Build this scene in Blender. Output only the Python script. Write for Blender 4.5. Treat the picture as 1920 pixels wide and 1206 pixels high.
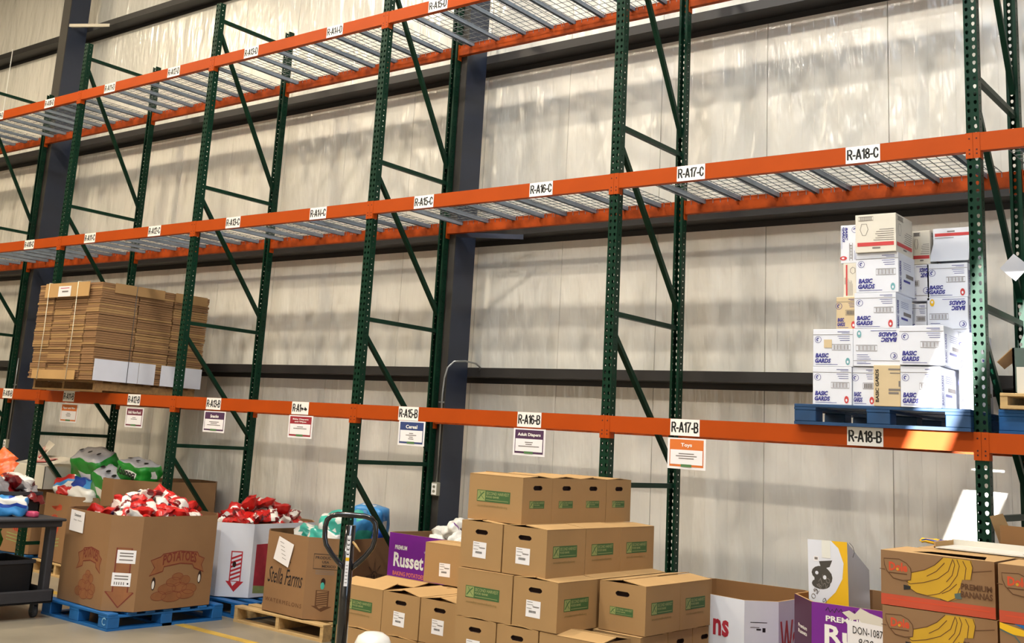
import bpy, math, random
from mathutils import Vector, Matrix
random.seed(7)
PI = math.pi
C = bpy.context.scene.collection
for o in list(bpy.data.objects): bpy.data.objects.remove(o)

# ------------------------------------------------------------------ camera
def make_camera():
    yaw, pitch, roll = -0.6968, 0.2013, 0.0652
    F = Vector((math.sin(yaw)*math.cos(pitch), math.cos(yaw)*math.cos(pitch), math.sin(pitch)))
    R = F.cross(Vector((0, 0, 1))).normalized(); U = R.cross(F)
    R2 = R*math.cos(roll) + U*math.sin(roll); U2 = -R*math.sin(roll) + U*math.cos(roll)
    cd = bpy.data.cameras.new('camera'); co = bpy.data.objects.new('camera', cd); C.objects.link(co)
    m = Matrix((R2, U2, -F)).transposed().to_4x4(); m.translation = Vector((1.8397, -6.9876, 1.7867))
    co.matrix_world = m
    cd.sensor_width = 36; cd.lens = 2094.8/1920*36
    cd.shift_x = 0.0484; cd.shift_y = -0.1108; cd.clip_end = 200
    bpy.context.scene.camera = co
make_camera()
# ------------------------------------------------------------------ world, sun, lamps, exposure
sc = bpy.context.scene
sc.view_settings.view_transform = 'Standard'; sc.view_settings.look = 'None'
sc.view_settings.gamma = 1; sc.view_settings.use_curve_mapping = False
sc.view_settings.exposure = -0.22
w = bpy.data.worlds.new('world'); sc.world = w; w.use_nodes = True
bg = w.node_tree.nodes['Background']; bg.inputs[0].default_value = (0.80, 0.90, 1.0, 1); bg.inputs[1].default_value = 0.35
def sun():
    l = bpy.data.lights.new('sun', 'SUN'); l.energy = 40; l.angle = math.radians(0.25); l.color = (1, 0.97, 0.92)
    o = bpy.data.objects.new('sun', l); C.objects.link(o)
    o.rotation_euler = Vector((-0.41*0.15, 1, -0.15)).to_track_quat('-Z', 'Y').to_euler()
sun()
def area(loc, size, e, col, rot=(0, 0, 0), sy=None, shape='DISK'):
    l = bpy.data.lights.new('area_light', 'AREA'); l.energy = e; l.color = col; l.size = size; l.shape = shape  # shared by high-bay lamps, door daylight and added fills
    if sy: l.shape = 'RECTANGLE'; l.size_y = sy
    o = bpy.data.objects.new('area_light', l); C.objects.link(o); o.location = loc; o.rotation_euler = rot
WARM = (1.0, 0.84, 0.60); NEUT = (1.0, 0.91, 0.78); COOL = (0.72, 0.85, 1.0)
for x in (-14.5, -9.5, -4.5, 0.5):
    for y, e in ((-2.7, 300), (-8.0, 330)):
        area((x, y, 8.9), 0.45, e, WARM if x < -6 else NEUT)
# added cool overhead fills, daylight from the right-hand door, added warm fill behind
area((-1.5, -5.5, 9.3), 1.2, 560, COOL, (0, 0, 0), sy=9.0)
area((-11.0, -5.5, 9.3), 1.2, 150, COOL, (0, 0, 0), sy=9.0)
area((7.5, -5.0, 2.8), 4.0, 190, COOL, (0, math.radians(82), math.radians(0)), sy=4.0)
area((-5.0, -15.0, 3.0), 9.0, 110, (1.0, 0.92, 0.80), (math.radians(80), 0, 0), sy=4.5)

# ------------------------------------------------------------------ helpers
def lin(c):
    return tuple((v/12.92 if v <= 0.04045 else ((v+0.055)/1.055)**2.4) for v in c)
def hexc(h):
    h = h.lstrip('#'); return lin(tuple(int(h[i:i+2], 16)/255 for i in (0, 2, 4)))
MATS = {}
def mat(name, hx, rough=0.6, metal=0.0, noise=0.0, nscale=8.0, bump=0.0, bscale=60.0, spec=0.5, stretch=(1, 1, 1), coat=0.0, trans=0.0):
    m = bpy.data.materials.new(name); m.use_nodes = True; nt = m.node_tree; b = nt.nodes['Principled BSDF']
    c = hexc(hx); b.inputs['Base Color'].default_value = (*c, 1)
    b.inputs['Roughness'].default_value = rough; b.inputs['Metallic'].default_value = metal
    b.inputs['Specular IOR Level'].default_value = spec
    b.inputs['Coat Weight'].default_value = coat
    if trans: b.inputs['Transmission Weight'].default_value = trans
    if noise or bump:
        tc = nt.nodes.new('ShaderNodeTexCoord'); mp = nt.nodes.new('ShaderNodeMapping'); mp.inputs['Scale'].default_value = stretch
        nt.links.new(tc.outputs['Object'], mp.inputs[0])
    if noise:
        n = nt.nodes.new('ShaderNodeTexNoise'); n.inputs['Scale'].default_value = nscale; n.inputs['Detail'].default_value = 5
        nt.links.new(mp.outputs[0], n.inputs['Vector'])
        r = nt.nodes.new('ShaderNodeValToRGB'); r.color_ramp.elements[0].position = 0.3; r.color_ramp.elements[1].position = 0.7
        r.color_ramp.elements[0].color = (*[v*(1-noise) for v in c], 1); r.color_ramp.elements[1].color = (*[min(1, v*(1+noise)) for v in c], 1)
        nt.links.new(n.outputs[0], r.inputs[0]); nt.links.new(r.outputs[0], b.inputs['Base Color'])
    if bump:
        n2 = nt.nodes.new('ShaderNodeTexNoise'); n2.inputs['Scale'].default_value = bscale; n2.inputs['Detail'].default_value = 3
        nt.links.new(mp.outputs[0], n2.inputs['Vector'])
        bp = nt.nodes.new('ShaderNodeBump'); bp.inputs['Strength'].default_value = bump; bp.inputs['Distance'].default_value = 0.01
        nt.links.new(n2.outputs[0], bp.inputs['Height']); nt.links.new(bp.outputs[0], b.inputs['Normal'])
    MATS[name] = m; return m
mat('green', '#0a2e1f', 0.4, noise=0.12, nscale=5, spec=0.16)
mat('orange', '#ab450c', 0.5, noise=0.05, nscale=4, spec=0.15)
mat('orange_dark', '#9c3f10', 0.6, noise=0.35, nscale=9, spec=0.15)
mat('hole_dark', '#3a0f06', 0.8)
mat('galv', '#8f9aa6', 0.45, 0.15, noise=0.1, nscale=10)
mat('wire', '#6d7274', 0.5, 0.2)
mat('white_label', '#f1efe9', 0.5)
mat('black', '#0c0c0e', 0.5)
mat('ink', '#1a1718', 0.6)
mat('ink_soft', '#77706c', 0.7)
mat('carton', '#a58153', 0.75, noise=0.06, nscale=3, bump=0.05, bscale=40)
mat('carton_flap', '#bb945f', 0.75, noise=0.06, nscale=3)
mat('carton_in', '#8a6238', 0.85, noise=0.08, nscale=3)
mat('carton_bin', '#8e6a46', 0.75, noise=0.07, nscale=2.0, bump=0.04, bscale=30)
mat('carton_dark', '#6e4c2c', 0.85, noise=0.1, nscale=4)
mat('slot', '#2a130a', 0.9)  # near-black, shade inside hand holes and lid openings put into the colour
mat('logo_green', '#3c6132', 0.7, noise=0.06)
mat('logo_light', '#8f9a5c', 0.7, noise=0.12, nscale=20)
mat('logo_text', '#98a066', 0.7)
mat('url', '#85703f', 0.7)
mat('navy', '#283042', 0.42, noise=0.08, nscale=3)
mat('steel_grey', '#423e39', 0.5, noise=0.1, nscale=3)
mat('girt', '#262424', 0.5, noise=0.08, nscale=3)
mat('conduit', '#a8aaa9', 0.3, 0.8)
mat('outlet', '#9c9886', 0.5, 0.3)
mat('concrete', '#8d8473', 0.38, noise=0.16, nscale=1.6, bump=0.05, bscale=12)
mat('yellow_line', '#b8963c', 0.5, noise=0.2, nscale=6)
mat('blue_pallet', '#16609f', 0.55, noise=0.18, nscale=6)
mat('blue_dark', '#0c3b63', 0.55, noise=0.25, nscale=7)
mat('wood', '#bf9f6c', 0.7, noise=0.18, nscale=5, stretch=(1, 6, 6))
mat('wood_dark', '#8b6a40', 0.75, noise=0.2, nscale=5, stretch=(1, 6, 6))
mat('white_board', '#dcdfe8', 0.6, noise=0.02)
mat('cream_board', '#d8d2c4', 0.6, noise=0.03)
mat('tan_board', '#cdb892', 0.7, noise=0.04)
mat('blue_ink', '#2d2e86', 0.6)
mat('red_bar', '#c23b3c', 0.6)
mat('teal_ink', '#6fa6ad', 0.6)
mat('sky_ink', '#7fb2d6', 0.6)
mat('red_print', '#74301f', 0.75, noise=0.1)
mat('red_print_soft', '#8d5a35', 0.75, noise=0.12, nscale=10)
mat('stripe_red', '#b5202c', 0.6)
mat('purple', '#75188f', 0.45, noise=0.04)
mat('purple_dark', '#4a2140', 0.5)
mat('salmon', '#dd7a5c', 0.6)
mat('bag_red', '#c2211d', 0.28, bump=0.5, bscale=22, coat=0.3)
mat('bag_navy', '#2a2b4a', 0.3, bump=0.5, bscale=22, coat=0.3)
mat('bag_white', '#e6e1d8', 0.28, bump=0.5, bscale=22, coat=0.3)
mat('bag_maroon', '#6e1216', 0.28, bump=0.5, bscale=22, coat=0.3)
mat('bag_orange', '#e2601c', 0.3, bump=0.5, bscale=22, coat=0.3)
mat('bag_silver', '#a9a6a8', 0.25, 0.4, bump=0.5, bscale=22)
mat('teal', '#3fb5a4', 0.3, noise=0.25, nscale=7, bump=0.5, bscale=18, coat=0.3)
mat('cyan_blue', '#3d8fd0', 0.35, noise=0.15, nscale=6, bump=0.3, bscale=18, coat=0.3)
mat('deep_blue', '#14409f', 0.35, bump=0.4, bscale=18, coat=0.3)
mat('grass_green', '#1f8a2c', 0.3, noise=0.2, nscale=8, bump=0.4, bscale=18, coat=0.4)
mat('film_grey', '#b9b8bd', 0.25, noise=0.1, nscale=8, bump=0.4, bscale=18, coat=0.4)
mat('white_film', '#ebe9e2', 0.3, bump=0.4, bscale=14, coat=0.3)
mat('yellow', '#e8b50f', 0.55)
mat('banana', '#c79a1e', 0.7, noise=0.08, nscale=6)
mat('dole_stripe', '#bf4a2b', 0.7, noise=0.06)
mat('dole_red', '#cf4a24', 0.7)
mat('dark_line', '#5c3a1e', 0.8)
mat('cart_black', '#2b2a2d', 0.6, noise=0.1, nscale=10, bump=0.1, bscale=80)
mat('black_paint', '#141316', 0.18, coat=0.6)
mat('rubber', '#4a4a4c', 0.6)
mat('pink', '#c4486a', 0.4)
mat('strap_white', '#d9d2bb', 0.5)
mat('strap_dark', '#4c4f50', 0.5)
mat('sign_orange', '#d7722a', 0.6); mat('sign_maroon', '#6b2038', 0.6); mat('sign_purple', '#4a2b4e', 0.6)
mat('sign_red', '#9a2430', 0.6); mat('sign_blue', '#2c3f74', 0.6); mat('sign_green', '#4f7a49', 0.6)
mat('paper', '#ece9ea', 0.6)
mat('clear', '#e4e4dc', 0.2, coat=0.5)
mat('watermelon', '#a8283a', 0.6, noise=0.15, nscale=14)
mat('ceiling_mat', '#c9c4b8', 0.7)
mat('green_box', '#51615a', 0.7)
mat('light_fixture', '#cfc6b0', 0.5)
def wall_material():
    m = bpy.data.materials.new('wall_panel'); m.use_nodes = True; nt = m.node_tree; b = nt.nodes['Principled BSDF']
    b.inputs['Roughness'].default_value = 0.22; b.inputs['Specular IOR Level'].default_value = 0.9
    tc = nt.nodes.new('ShaderNodeTexCoord')
    geo = nt.nodes.new('ShaderNodeNewGeometry')
    mp = nt.nodes.new('ShaderNodeMapping'); mp.inputs['Scale'].default_value = (1, 1, 0.35)
    nt.links.new(geo.outputs['Position'], mp.inputs[0])
    n = nt.nodes.new('ShaderNodeTexNoise'); n.inputs['Scale'].default_value = 1.3; n.inputs['Detail'].default_value = 3
    nt.links.new(mp.outputs[0], n.inputs['Vector'])
    r = nt.nodes.new('ShaderNodeValToRGB'); r.color_ramp.elements[0].position = 0.3; r.color_ramp.elements[1].position = 0.7
    r.color_ramp.elements[0].color = (*hexc('#d9d6cd'), 1); r.color_ramp.elements[1].color = (*hexc('#e6e2d8'), 1)
    nt.links.new(n.outputs[0], r.inputs[0]); nt.links.new(r.outputs[0], b.inputs['Base Color'])
    # gentle oil-canning of the sheet plus vertical roll lines
    mp2 = nt.nodes.new('ShaderNodeMapping'); mp2.inputs['Scale'].default_value = (3.2, 1, 0.9); mp2.inputs['Rotation'].default_value = (0, 0.35, 0)
    nt.links.new(geo.outputs['Position'], mp2.inputs[0])
    n2 = nt.nodes.new('ShaderNodeTexNoise'); n2.inputs['Scale'].default_value = 1.6; n2.inputs['Detail'].default_value = 3
    nt.links.new(mp2.outputs[0], n2.inputs['Vector'])
    mp3 = nt.nodes.new('ShaderNodeMapping'); mp3.inputs['Scale'].default_value = (60, 1, 0.25)
    nt.links.new(geo.outputs['Position'], mp3.inputs[0])
    n3 = nt.nodes.new('ShaderNodeTexNoise'); n3.inputs['Scale'].default_value = 1.0; n3.inputs['Detail'].default_value = 2
    nt.links.new(mp3.outputs[0], n3.inputs['Vector'])
    b1 = nt.nodes.new('ShaderNodeBump'); b1.inputs['Strength'].default_value = 0.8; b1.inputs['Distance'].default_value = 0.06
    b2 = nt.nodes.new('ShaderNodeBump'); b2.inputs['Strength'].default_value = 0.35; b2.inputs['Distance'].default_value = 0.0015
    nt.links.new(n2.outputs[0], b1.inputs['Height']); nt.links.new(n3.outputs[0], b2.inputs['Height'])
    nt.links.new(b1.outputs[0], b2.inputs['Normal']); nt.links.new(b2.outputs[0], b.inputs['Normal'])
    MATS['wall'] = m
wall_material()

TXT = {}
def text_geo(s, bold=0.0, shear=0.0, spacing=1.0):
    k = (s, bold, shear, spacing)
    if k in TXT: return TXT[k]
    cu = bpy.data.curves.new('t', 'FONT'); cu.body = s; cu.size = 1; cu.offset = bold; cu.resolution_u = 2; cu.shear = shear; cu.space_character = spacing
    ob = bpy.data.objects.new('t', cu); C.objects.link(ob)
    dg = bpy.context.evaluated_depsgraph_get(); me = bpy.data.meshes.new_from_object(ob.evaluated_get(dg))
    vs = [(v.co.x, v.co.y) for v in me.vertices]; fs = [tuple(p.vertices) for p in me.polygons]
    bpy.data.objects.remove(ob); bpy.data.curves.remove(cu); bpy.data.meshes.remove(me)
    x0 = min(v[0] for v in vs); x1 = max(v[0] for v in vs); y0 = min(v[1] for v in vs); y1 = max(v[1] for v in vs)
    TXT[k] = ([((v[0]-x0)/(x1-x0), (v[1]-y0)/(y1-y0)) for v in vs], fs, (x1-x0), (y1-y0)); return TXT[k]

class Frame:
    """a flat face: origin, u and v axes (unit), outward normal"""
    def __init__(s, o, u, v, W=1.0, H=1.0):
        s.o = Vector(o); s.u = Vector(u).normalized(); s.v = Vector(v).normalized(); s.n = s.u.cross(s.v); s.W = W; s.H = H
    def p(s, u, v, k=0.0009): return s.o + s.u*u + s.v*v + s.n*k
    def flip(s): return Frame(s.o + s.u*s.W + s.v*s.H, -s.u, -s.v, s.W, s.H)
    def rot90(s): return Frame(s.o + s.u*s.W, s.v, -s.u, s.H, s.W)     # text reads upwards
    def rotm90(s): return Frame(s.o + s.v*s.H, -s.v, s.u, s.H, s.W)    # text reads downwards

GL = {'R': [[(0,0),(0,1),(.32,1),(.5,.9),(.52,.75),(.48,.58),(.3,.5),(0,.5)],[(.28,.5),(.56,0)]], 'A': [[(0,0),(.28,1),(.32,1),(.6,0)],[(.1,.28),(.5,.28)]], '-': [[(.0,.38),(.26,.38)]],
 '1': [[(.05,.78),(.26,1),(.26,0)]], '0': [[(.25,1),(.05,.85),(0,.5),(.05,.15),(.25,0),(.45,.15),(.5,.5),(.45,.85),(.25,1)]], '2': [[(.02,.78),(.1,.97),(.28,1),(.46,.9),(.48,.7),(.36,.45),(.02,0),(.5,0)]],
 '3': [[(.02,.82),(.14,1),(.36,1),(.47,.8),(.4,.58),(.2,.54)],[(.2,.54),(.44,.46),(.5,.25),(.38,.02),(.14,0),(.0,.18)]], '4': [[(.38,0),(.38,1),(0,.28),(.54,.28)]], '5': [[(.46,1),(.08,1),(.04,.52),(.3,.62),(.48,.45),(.48,.2),(.34,0),(.14,0),(.0,.16)]],
 '6': [[(.46,.85),(.3,1),(.1,.9),(0,.5),(.05,.12),(.25,0),(.45,.12),(.48,.35),(.38,.55),(.2,.58),(.04,.4)]], '7': [[(0,1),(.5,1),(.22,.5),(.16,0)]], '8': [[(.25,.53),(.06,.66),(.06,.88),(.25,1),(.44,.88),(.44,.66),(.25,.53),(.02,.38),(.04,.1),(.25,0),(.46,.1),(.48,.38),(.25,.53)]],
 '9': [[(.04,.15),(.2,0),(.4,.1),(.5,.5),(.45,.88),(.25,1),(.05,.88),(.02,.65),(.12,.45),(.3,.42),(.46,.6)]], 'B': [[(0,0),(0,1),(.32,1),(.47,.88),(.47,.66),(.32,.53),(0,.53)],[(.3,.53),(.5,.4),(.5,.12),(.32,0),(0,0)]],
 'C': [[(.52,.72),(.44,.93),(.26,1),(.08,.88),(0,.5),(.08,.12),(.26,0),(.44,.07),(.52,.28)]], 'D': [[(0,0),(0,1),(.26,1),(.46,.85),(.52,.5),(.46,.15),(.26,0),(0,0)]]}
GW = {'R': .56, 'A': .6, '-': .26, '1': .3, '4': .54, 'C': .52, 'D': .52}
def glyphs(b, fr, s, u0, u1, v0, v1, m, wgt=0.155, k=0.002):
    h = v1-v0; gap = .17; tot = sum(GW.get(c, .5) for c in s) + gap*(len(s)-1); sx = (u1-u0)/tot; x = 0; w_ = wgt*h
    for c in s:
        for pl in GL[c]:
            pts = [(u0+(x+a)*sx, v0+w_/2+(h-w_)*q) for a, q in pl]; b.stroke(fr, pts, w_, m, k)
            for p_ in pts: b.disc(fr, p_[0], p_[1], w_*.46, w_*.46, m, k+0.0001, 6)
        x += GW.get(c, .5)+gap
class MB:
    def __init__(s): s.v = []; s.f = []; s.m = []; s.mats = []; s.smooth = []
    def mi(s, m):
        if m not in s.mats: s.mats.append(m)
        return s.mats.index(m)
    def add(s, vs, fs, m, smooth=False):
        b = len(s.v); s.v += [tuple(v) for v in vs]; k = s.mi(m)
        for f in fs: s.f.append(tuple(b+i for i in f)); s.m.append(k); s.smooth.append(smooth)
    def box(s, x0, x1, y0, y1, z0, z1, m):
        vs = [(x0,y0,z0),(x1,y0,z0),(x1,y1,z0),(x0,y1,z0),(x0,y0,z1),(x1,y0,z1),(x1,y1,z1),(x0,y1,z1)]
        s.add(vs, [(0,3,2,1),(4,5,6,7),(0,1,5,4),(1,2,6,5),(2,3,7,6),(3,0,4,7)], m)
    def obox(s, M, x0, x1, y0, y1, z0, z1, m):
        vs = [M @ Vector(p) for p in [(x0,y0,z0),(x1,y0,z0),(x1,y1,z0),(x0,y1,z0),(x0,y0,z1),(x1,y0,z1),(x1,y1,z1),(x0,y1,z1)]]
        s.add(vs, [(0,3,2,1),(4,5,6,7),(0,1,5,4),(1,2,6,5),(2,3,7,6),(3,0,4,7)], m)
    def tube(s, pts, r, m, n=10, caps=True, closed=False, sq=None):
        pts = [Vector(p) for p in pts]; N = len(pts); rings = []
        up = None
        for i, p in enumerate(pts):
            a = pts[(i-1) % N] if (closed or i > 0) else pts[i]; b = pts[(i+1) % N] if (closed or i < N-1) else pts[i]
            t = (b-a).normalized()
            if up is None:
                up = Vector((0, 0, 1)) if abs(t.z) < 0.9 else Vector((1, 0, 0))
            x = t.cross(up).normalized(); y = x.cross(t).normalized(); up = y
            rr = r[i] if isinstance(r, (list, tuple)) else r
            if sq: ring = [p + x*rr*cx + y*rr*cy for cx, cy in ((-1,-1),(1,-1),(1,1),(-1,1))]
            else: ring = [p + x*rr*math.cos(2*PI*k/n) + y*rr*math.sin(2*PI*k/n) for k in range(n)]
            rings.append(ring)
        nn = len(rings[0]); vs = [q for r_ in rings for q in r_]; fs = []
        for i in range(N if closed else N-1):
            j = (i+1) % N
            for k in range(nn):
                l = (k+1) % nn; fs.append((i*nn+k, j*nn+k, j*nn+l, i*nn+l))
        if caps and not closed:
            fs.append(tuple(range(nn))); fs.append(tuple(reversed(range((N-1)*nn, N*nn))))
        s.add(vs, fs, m, smooth=not sq)
    def cyl(s, a, b, r, m, n=14): s.tube([a, b], r, m, n)
    def poly(s, fr, pts, m, k=0.0009):
        s.add([fr.p(u, v, k) for u, v in pts], [tuple(range(len(pts)))], m)
    def rect(s, fr, u0, u1, v0, v1, m, k=0.0009): s.poly(fr, [(u0,v0),(u1,v0),(u1,v1),(u0,v1)], m, k)
    def stroke(s, fr, pts, w, m, k=0.0014, closed=False):
        n = len(pts); L = []; Rr = []
        for i in range(n):
            a = pts[(i-1) % n] if (closed or i > 0) else pts[i]; b = pts[(i+1) % n] if (closed or i < n-1) else pts[i]
            dx, dy = b[0]-a[0], b[1]-a[1]; d = math.hypot(dx, dy) or 1; nx, ny = -dy/d*w/2, dx/d*w/2
            L.append((pts[i][0]+nx, pts[i][1]+ny)); Rr.append((pts[i][0]-nx, pts[i][1]-ny))
        for i in range(n if closed else n-1):
            j = (i+1) % n; s.poly(fr, [Rr[i], Rr[j], L[j], L[i]], m, k)
    def ring(s, fr, cu, cv, ru, rv, w, m, k=0.0014, n=16):
        s.stroke(fr, [(cu+ru*math.cos(2*PI*i/n), cv+rv*math.sin(2*PI*i/n)) for i in range(n)], w, m, k, True)
    def disc(s, fr, cu, cv, ru, rv, m, k=0.0012, n=14):
        s.poly(fr, [(cu+ru*math.cos(2*PI*i/n), cv+rv*math.sin(2*PI*i/n)) for i in range(n)], m, k)
    def text(s, fr, txt, u0, u1, v0, v1, m, bold=0.02, shear=0.0, k=0.0016, curve=0.0, spacing=1.0):
        vs, fs, _, _ = text_geo(txt, bold, shear, spacing)
        s.add([fr.p(u0+(u1-u0)*x, v0+(v1-v0)*y + curve*(1-(2*x-1)**2), k) for x, y in vs], fs, m)
    def slotface(s, fr, u0, u1, v0, v1, cu, cv, hw, hh, m, depth=0.02, pocket='slot'):
        """a rectangle with a rounded slot cut in it and a shallow pocket behind"""
        outer = [(u0,v0),(cu-hw*.5,v0),(cu+hw*.5,v0),(u1,v0),(u1,cv),(u1,v1),(cu+hw*.5,v1),(cu-hw*.5,v1),(u0,v1),(u0,cv)]
        inner = [(cu-hw,cv-hh*.45),(cu-hw*.75,cv-hh),(cu+hw*.75,cv-hh),(cu+hw,cv-hh*.45),(cu+hw*1.04,cv),(cu+hw,cv+hh*.45),(cu+hw*.75,cv+hh),(cu-hw*.75,cv+hh),(cu-hw,cv+hh*.45),(cu-hw*1.04,cv)]
        n = 10; vs = [fr.p(a, b, 0) for a, b in outer] + [fr.p(a, b, 0) for a, b in inner]
        s.add(vs, [(i, (i+1) % n, n+(i+1) % n, n+i) for i in range(n)], m)
        vs = [fr.p(a, b, 0) for a, b in inner] + [fr.p(a, b, -depth) for a, b in inner]
        s.add(vs, [(i, (i+1) % n, n+(i+1) % n, n+i) for i in range(n)] + [tuple(range(n, 2*n))], pocket)
    def mesh(s, name):
        me = bpy.data.meshes.new(name); me.from_pydata(s.v, [], s.f)
        for m in s.mats: me.materials.append(MATS[m])
        me.polygons.foreach_set('material_index', s.m); me.polygons.foreach_set('use_smooth', s.smooth); me.update(); return me
def link(name, me, parent=None, loc=(0, 0, 0), rz=0.0):
    o = bpy.data.objects.new(name, me); C.objects.link(o); o.location = loc; o.rotation_euler = (0, 0, rz)
    if parent: o.parent = parent
    return o
def part(name, mb, parent, label=None):
    o = link(name, mb.mesh(name), parent)
    if label: o['label'] = label
    return o
def tag(o, label, cat, group=None, kind=None):
    if label: o['label'] = label
    if cat: o['category'] = cat
    if group: o['group'] = group
    if kind: o['kind'] = kind
    return o
def empty(name, loc, label, cat, group=None, rz=0.0, rot=None):
    o = bpy.data.objects.new(name, None); C.objects.link(o); o.location = loc; o.rotation_euler = rot or (0, 0, rz); o.empty_display_size = 0.1
    return tag(o, label, cat, group)
def struct(name, mb, parent=None):
    o = link(name, mb.mesh(name), parent)
    if not parent: o['kind'] = 'structure'
    return o
def bevel(o, w=0.004, seg=1):
    md = o.modifiers.new('b', 'BEVEL'); md.width = w; md.segments = seg; md.limit_method = 'ANGLE'; return o

# ------------------------------------------------------------------ setting
YW = 1.62; P = 2.54; D = 1.0646
ZB, ZC, ZD, BH = 2.0, 3.7925, 5.589, 0.1136
b = MB(); b.box(-24, 12, -16, 2.0, -0.2, 0, 'concrete'); struct('floor', b)
b = MB(); b.box(-20, 6, -0.47, -0.37, 0.0, 0.002, 'yellow_line'); o = struct('trim_1', b); o['label'] = 'yellow painted line on the concrete floor'
b = MB(); b.box(-24, 12, YW+0.03, YW+0.2, 0, 9.5, 'cream_board'); wall = struct('wall_back', b)
def panel_mesh():
    b = MB(); W = 1.016; xs = [0.0, 0.003]; ys = [0.008, 0.0]
    n = 10
    for i in range(1, n):
        c = 0.004 + (W-0.008)*i/n; xs += [c-0.005, c, c+0.005]; ys += [0.0, 0.0012, 0.0]
    xs += [W-0.003, W]; ys += [0.0, 0.008]
    vs = [(x, YW+y, 0) for x, y in zip(xs, ys)] + [(x, YW+y, 9.5) for x, y in zip(xs, ys)]; k = len(xs)
    b.add(vs, [(i, i+1, k+i+1, k+i) for i in range(k-1)], 'wall'); return b.mesh('wall_panel')
pm = panel_mesh()
for i in range(-18, 8): link('wall_panel', pm, wall, (-1.045 + 1.018*i, 0, 0))
b = MB(); b.box(-24, 12, -16, 2.0, 9.5, 9.65, 'ceiling_mat'); struct('ceiling', b)
# wall behind the viewer, its slanted gap invented to shape the sun patch
b = MB(); off = 16*0.15
def gx(z): return -0.31 + 0.41*(z-off-1.89) + 0.41*off
g0, g1, gw = 0.98+off, 3.05+off, 0.115
def wq(pts):
    b.add([(x, -16, z) for x, z in pts] + [(x, -16.15, z) for x, z in pts], [(0, 1, 2, 3), (7, 6, 5, 4), (0, 4, 5, 1), (1, 5, 6, 2), (2, 6, 7, 3), (3, 7, 4, 0)], 'cream_board')
wq([(-24, 0), (12, 0), (12, g0), (-24, g0)]); wq([(-24, g1), (12, g1), (12, 9.5), (-24, 9.5)])
L = [(g0, 0.05), (1.28+off, 0.03), (1.42+off, -gw), (g1, -gw)]  # lower left edge drawn in to keep sun off the yellow box front
for (za, da), (zb, db) in zip(L, L[1:]):
    wq([(-24, za), (gx(za)+da, za), (gx(zb)+db, zb), (-24, zb)])
wq([(gx(g0)+gw, g0), (12, g0), (12, g1), (gx(g1)+gw, g1)]); struct('wall_front', b)
b = MB(); b.box(-24.2, -24, -16, 2.0, 0, 9.5, 'cream_board'); struct('wall_left', b)
# wall girts: horizontal zee purlins bolted behind the columns
for i, zg in enumerate((2.352, 3.705, 5.492, 7.26, 8.95)):
    b = MB()
    b.box(-24, 12, 1.40, YW-0.001, zg, zg+0.005, 'girt'); b.box(-24, 12, 1.397, 1.402, zg, zg+0.085, 'girt'); b.box(-24, 12, YW-0.006, YW-0.001, zg-0.05, zg, 'girt')
    g = struct('trim_%d' % (i+2), b); g['label'] = 'dark steel girt running along the wall'
# steel columns
def column(x):
    t = bpy.data.objects.new('trim_%d' % column.n, None); column.n += 1; C.objects.link(t); t.location = (x, 0, 0); t['kind'] = 'structure'
    t['label'] = 'dark steel column against the wall'
    b = MB(); b.box(-0.1, 0.1, 1.085, 1.097, 0, 9.5, 'steel_grey'); part('front_flange', b, t)
    b = MB(); b.box(-0.1, 0.1, 1.383, 1.395, 0, 9.5, 'navy'); part('back_flange', b, t)
    b = MB(); b.box(-0.004, 0.004, 1.097, 1.383, 0, 9.5, 'navy'); b.box(0.092, 0.0995, 1.097, 1.383, 0, 9.5, 'navy'); part('web', b, t)
    return t
column.n = 7
for x in (-12.70, -5.08, 2.54): column(x)

def flange_brace(x, z, label, m):
    t = empty('flange_brace', (x, 0, z), label, 'brace')
    b = MB(); a = Vector((0.1, 1.10, 0)); c = Vector((0.68, 1.395, -0.01))
    b.add([a, c, c+Vector((0,0,0.045)), a+Vector((0,0,0.045)), a+Vector((0,0.05,0)), c+Vector((0,0.006,0))], [(0,1,2,3),(0,4,5,1)], m)
    o = part('angle_bar', b, t); md = o.modifiers.new('s', 'SOLIDIFY'); md.thickness = 0.005
flange_brace(-5.08, 3.662, 'grey angle brace from the right steel column to the wall girt', 'navy')
flange_brace(-12.70, 7.25, 'pale angle brace from the left steel column to the wall girt', 'light_fixture')

def conduit(x, ztop, elbow, label):
    t = empty('electrical_outlet', (x, 1.085, 1.24), label, 'outlet')
    b = MB(); b.box(-0.035, 0.035, -0.05, -0.001, 0, 0.12, 'outlet'); bevel(part('outlet_box', b, t), 0.005)
    b = MB(); fr = Frame((-0.03, -0.05, 0.01), (1,0,0), (0,0,1), 0.06, 0.1)
    b.rect(fr, 0, 0.06, 0, 0.1, 'white_label', 0.002)
    for v in (0.025, 0.065):
        b.disc(fr, 0.03, v+0.005, 0.016, 0.014, 'outlet', 0.003); b.rect(fr, 0.022, 0.025, v, v+0.01, 'ink', 0.004); b.rect(fr, 0.035, 0.038, v, v+0.01, 'ink', 0.004)
    part('face_plate', b, t)
    b = MB(); pts = [(0, -0.02, 0.12), (0.0, -0.02, ztop-1.24-0.3)]
    if elbow:
        z1 = ztop-1.24
        pts += [(0.012, -0.02, z1-0.16), (0.035, -0.012, z1-0.06), (0.075, 0.03, z1), (0.13, 0.13, z1+0.012), (0.17, 0.24, z1), (0.17, 0.31, z1-0.03), (0.155, 0.315, z1-0.06)]
    else: pts += [(0, -0.02, ztop-1.24)]
    b.tube(pts, 0.009, 'conduit', 8); part('conduit', b, t)
    b = MB(); b.box(-0.03, 0.014, -0.032, -0.001, 0.84, 0.855, 'conduit'); part('strap', b, t)
conduit(-4.995, 2.47, True, 'grey outlet box with bent metal conduit on the right steel column')
conduit(-12.62, 2.45, False, 'grey outlet box with straight conduit on the left steel column')
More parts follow.
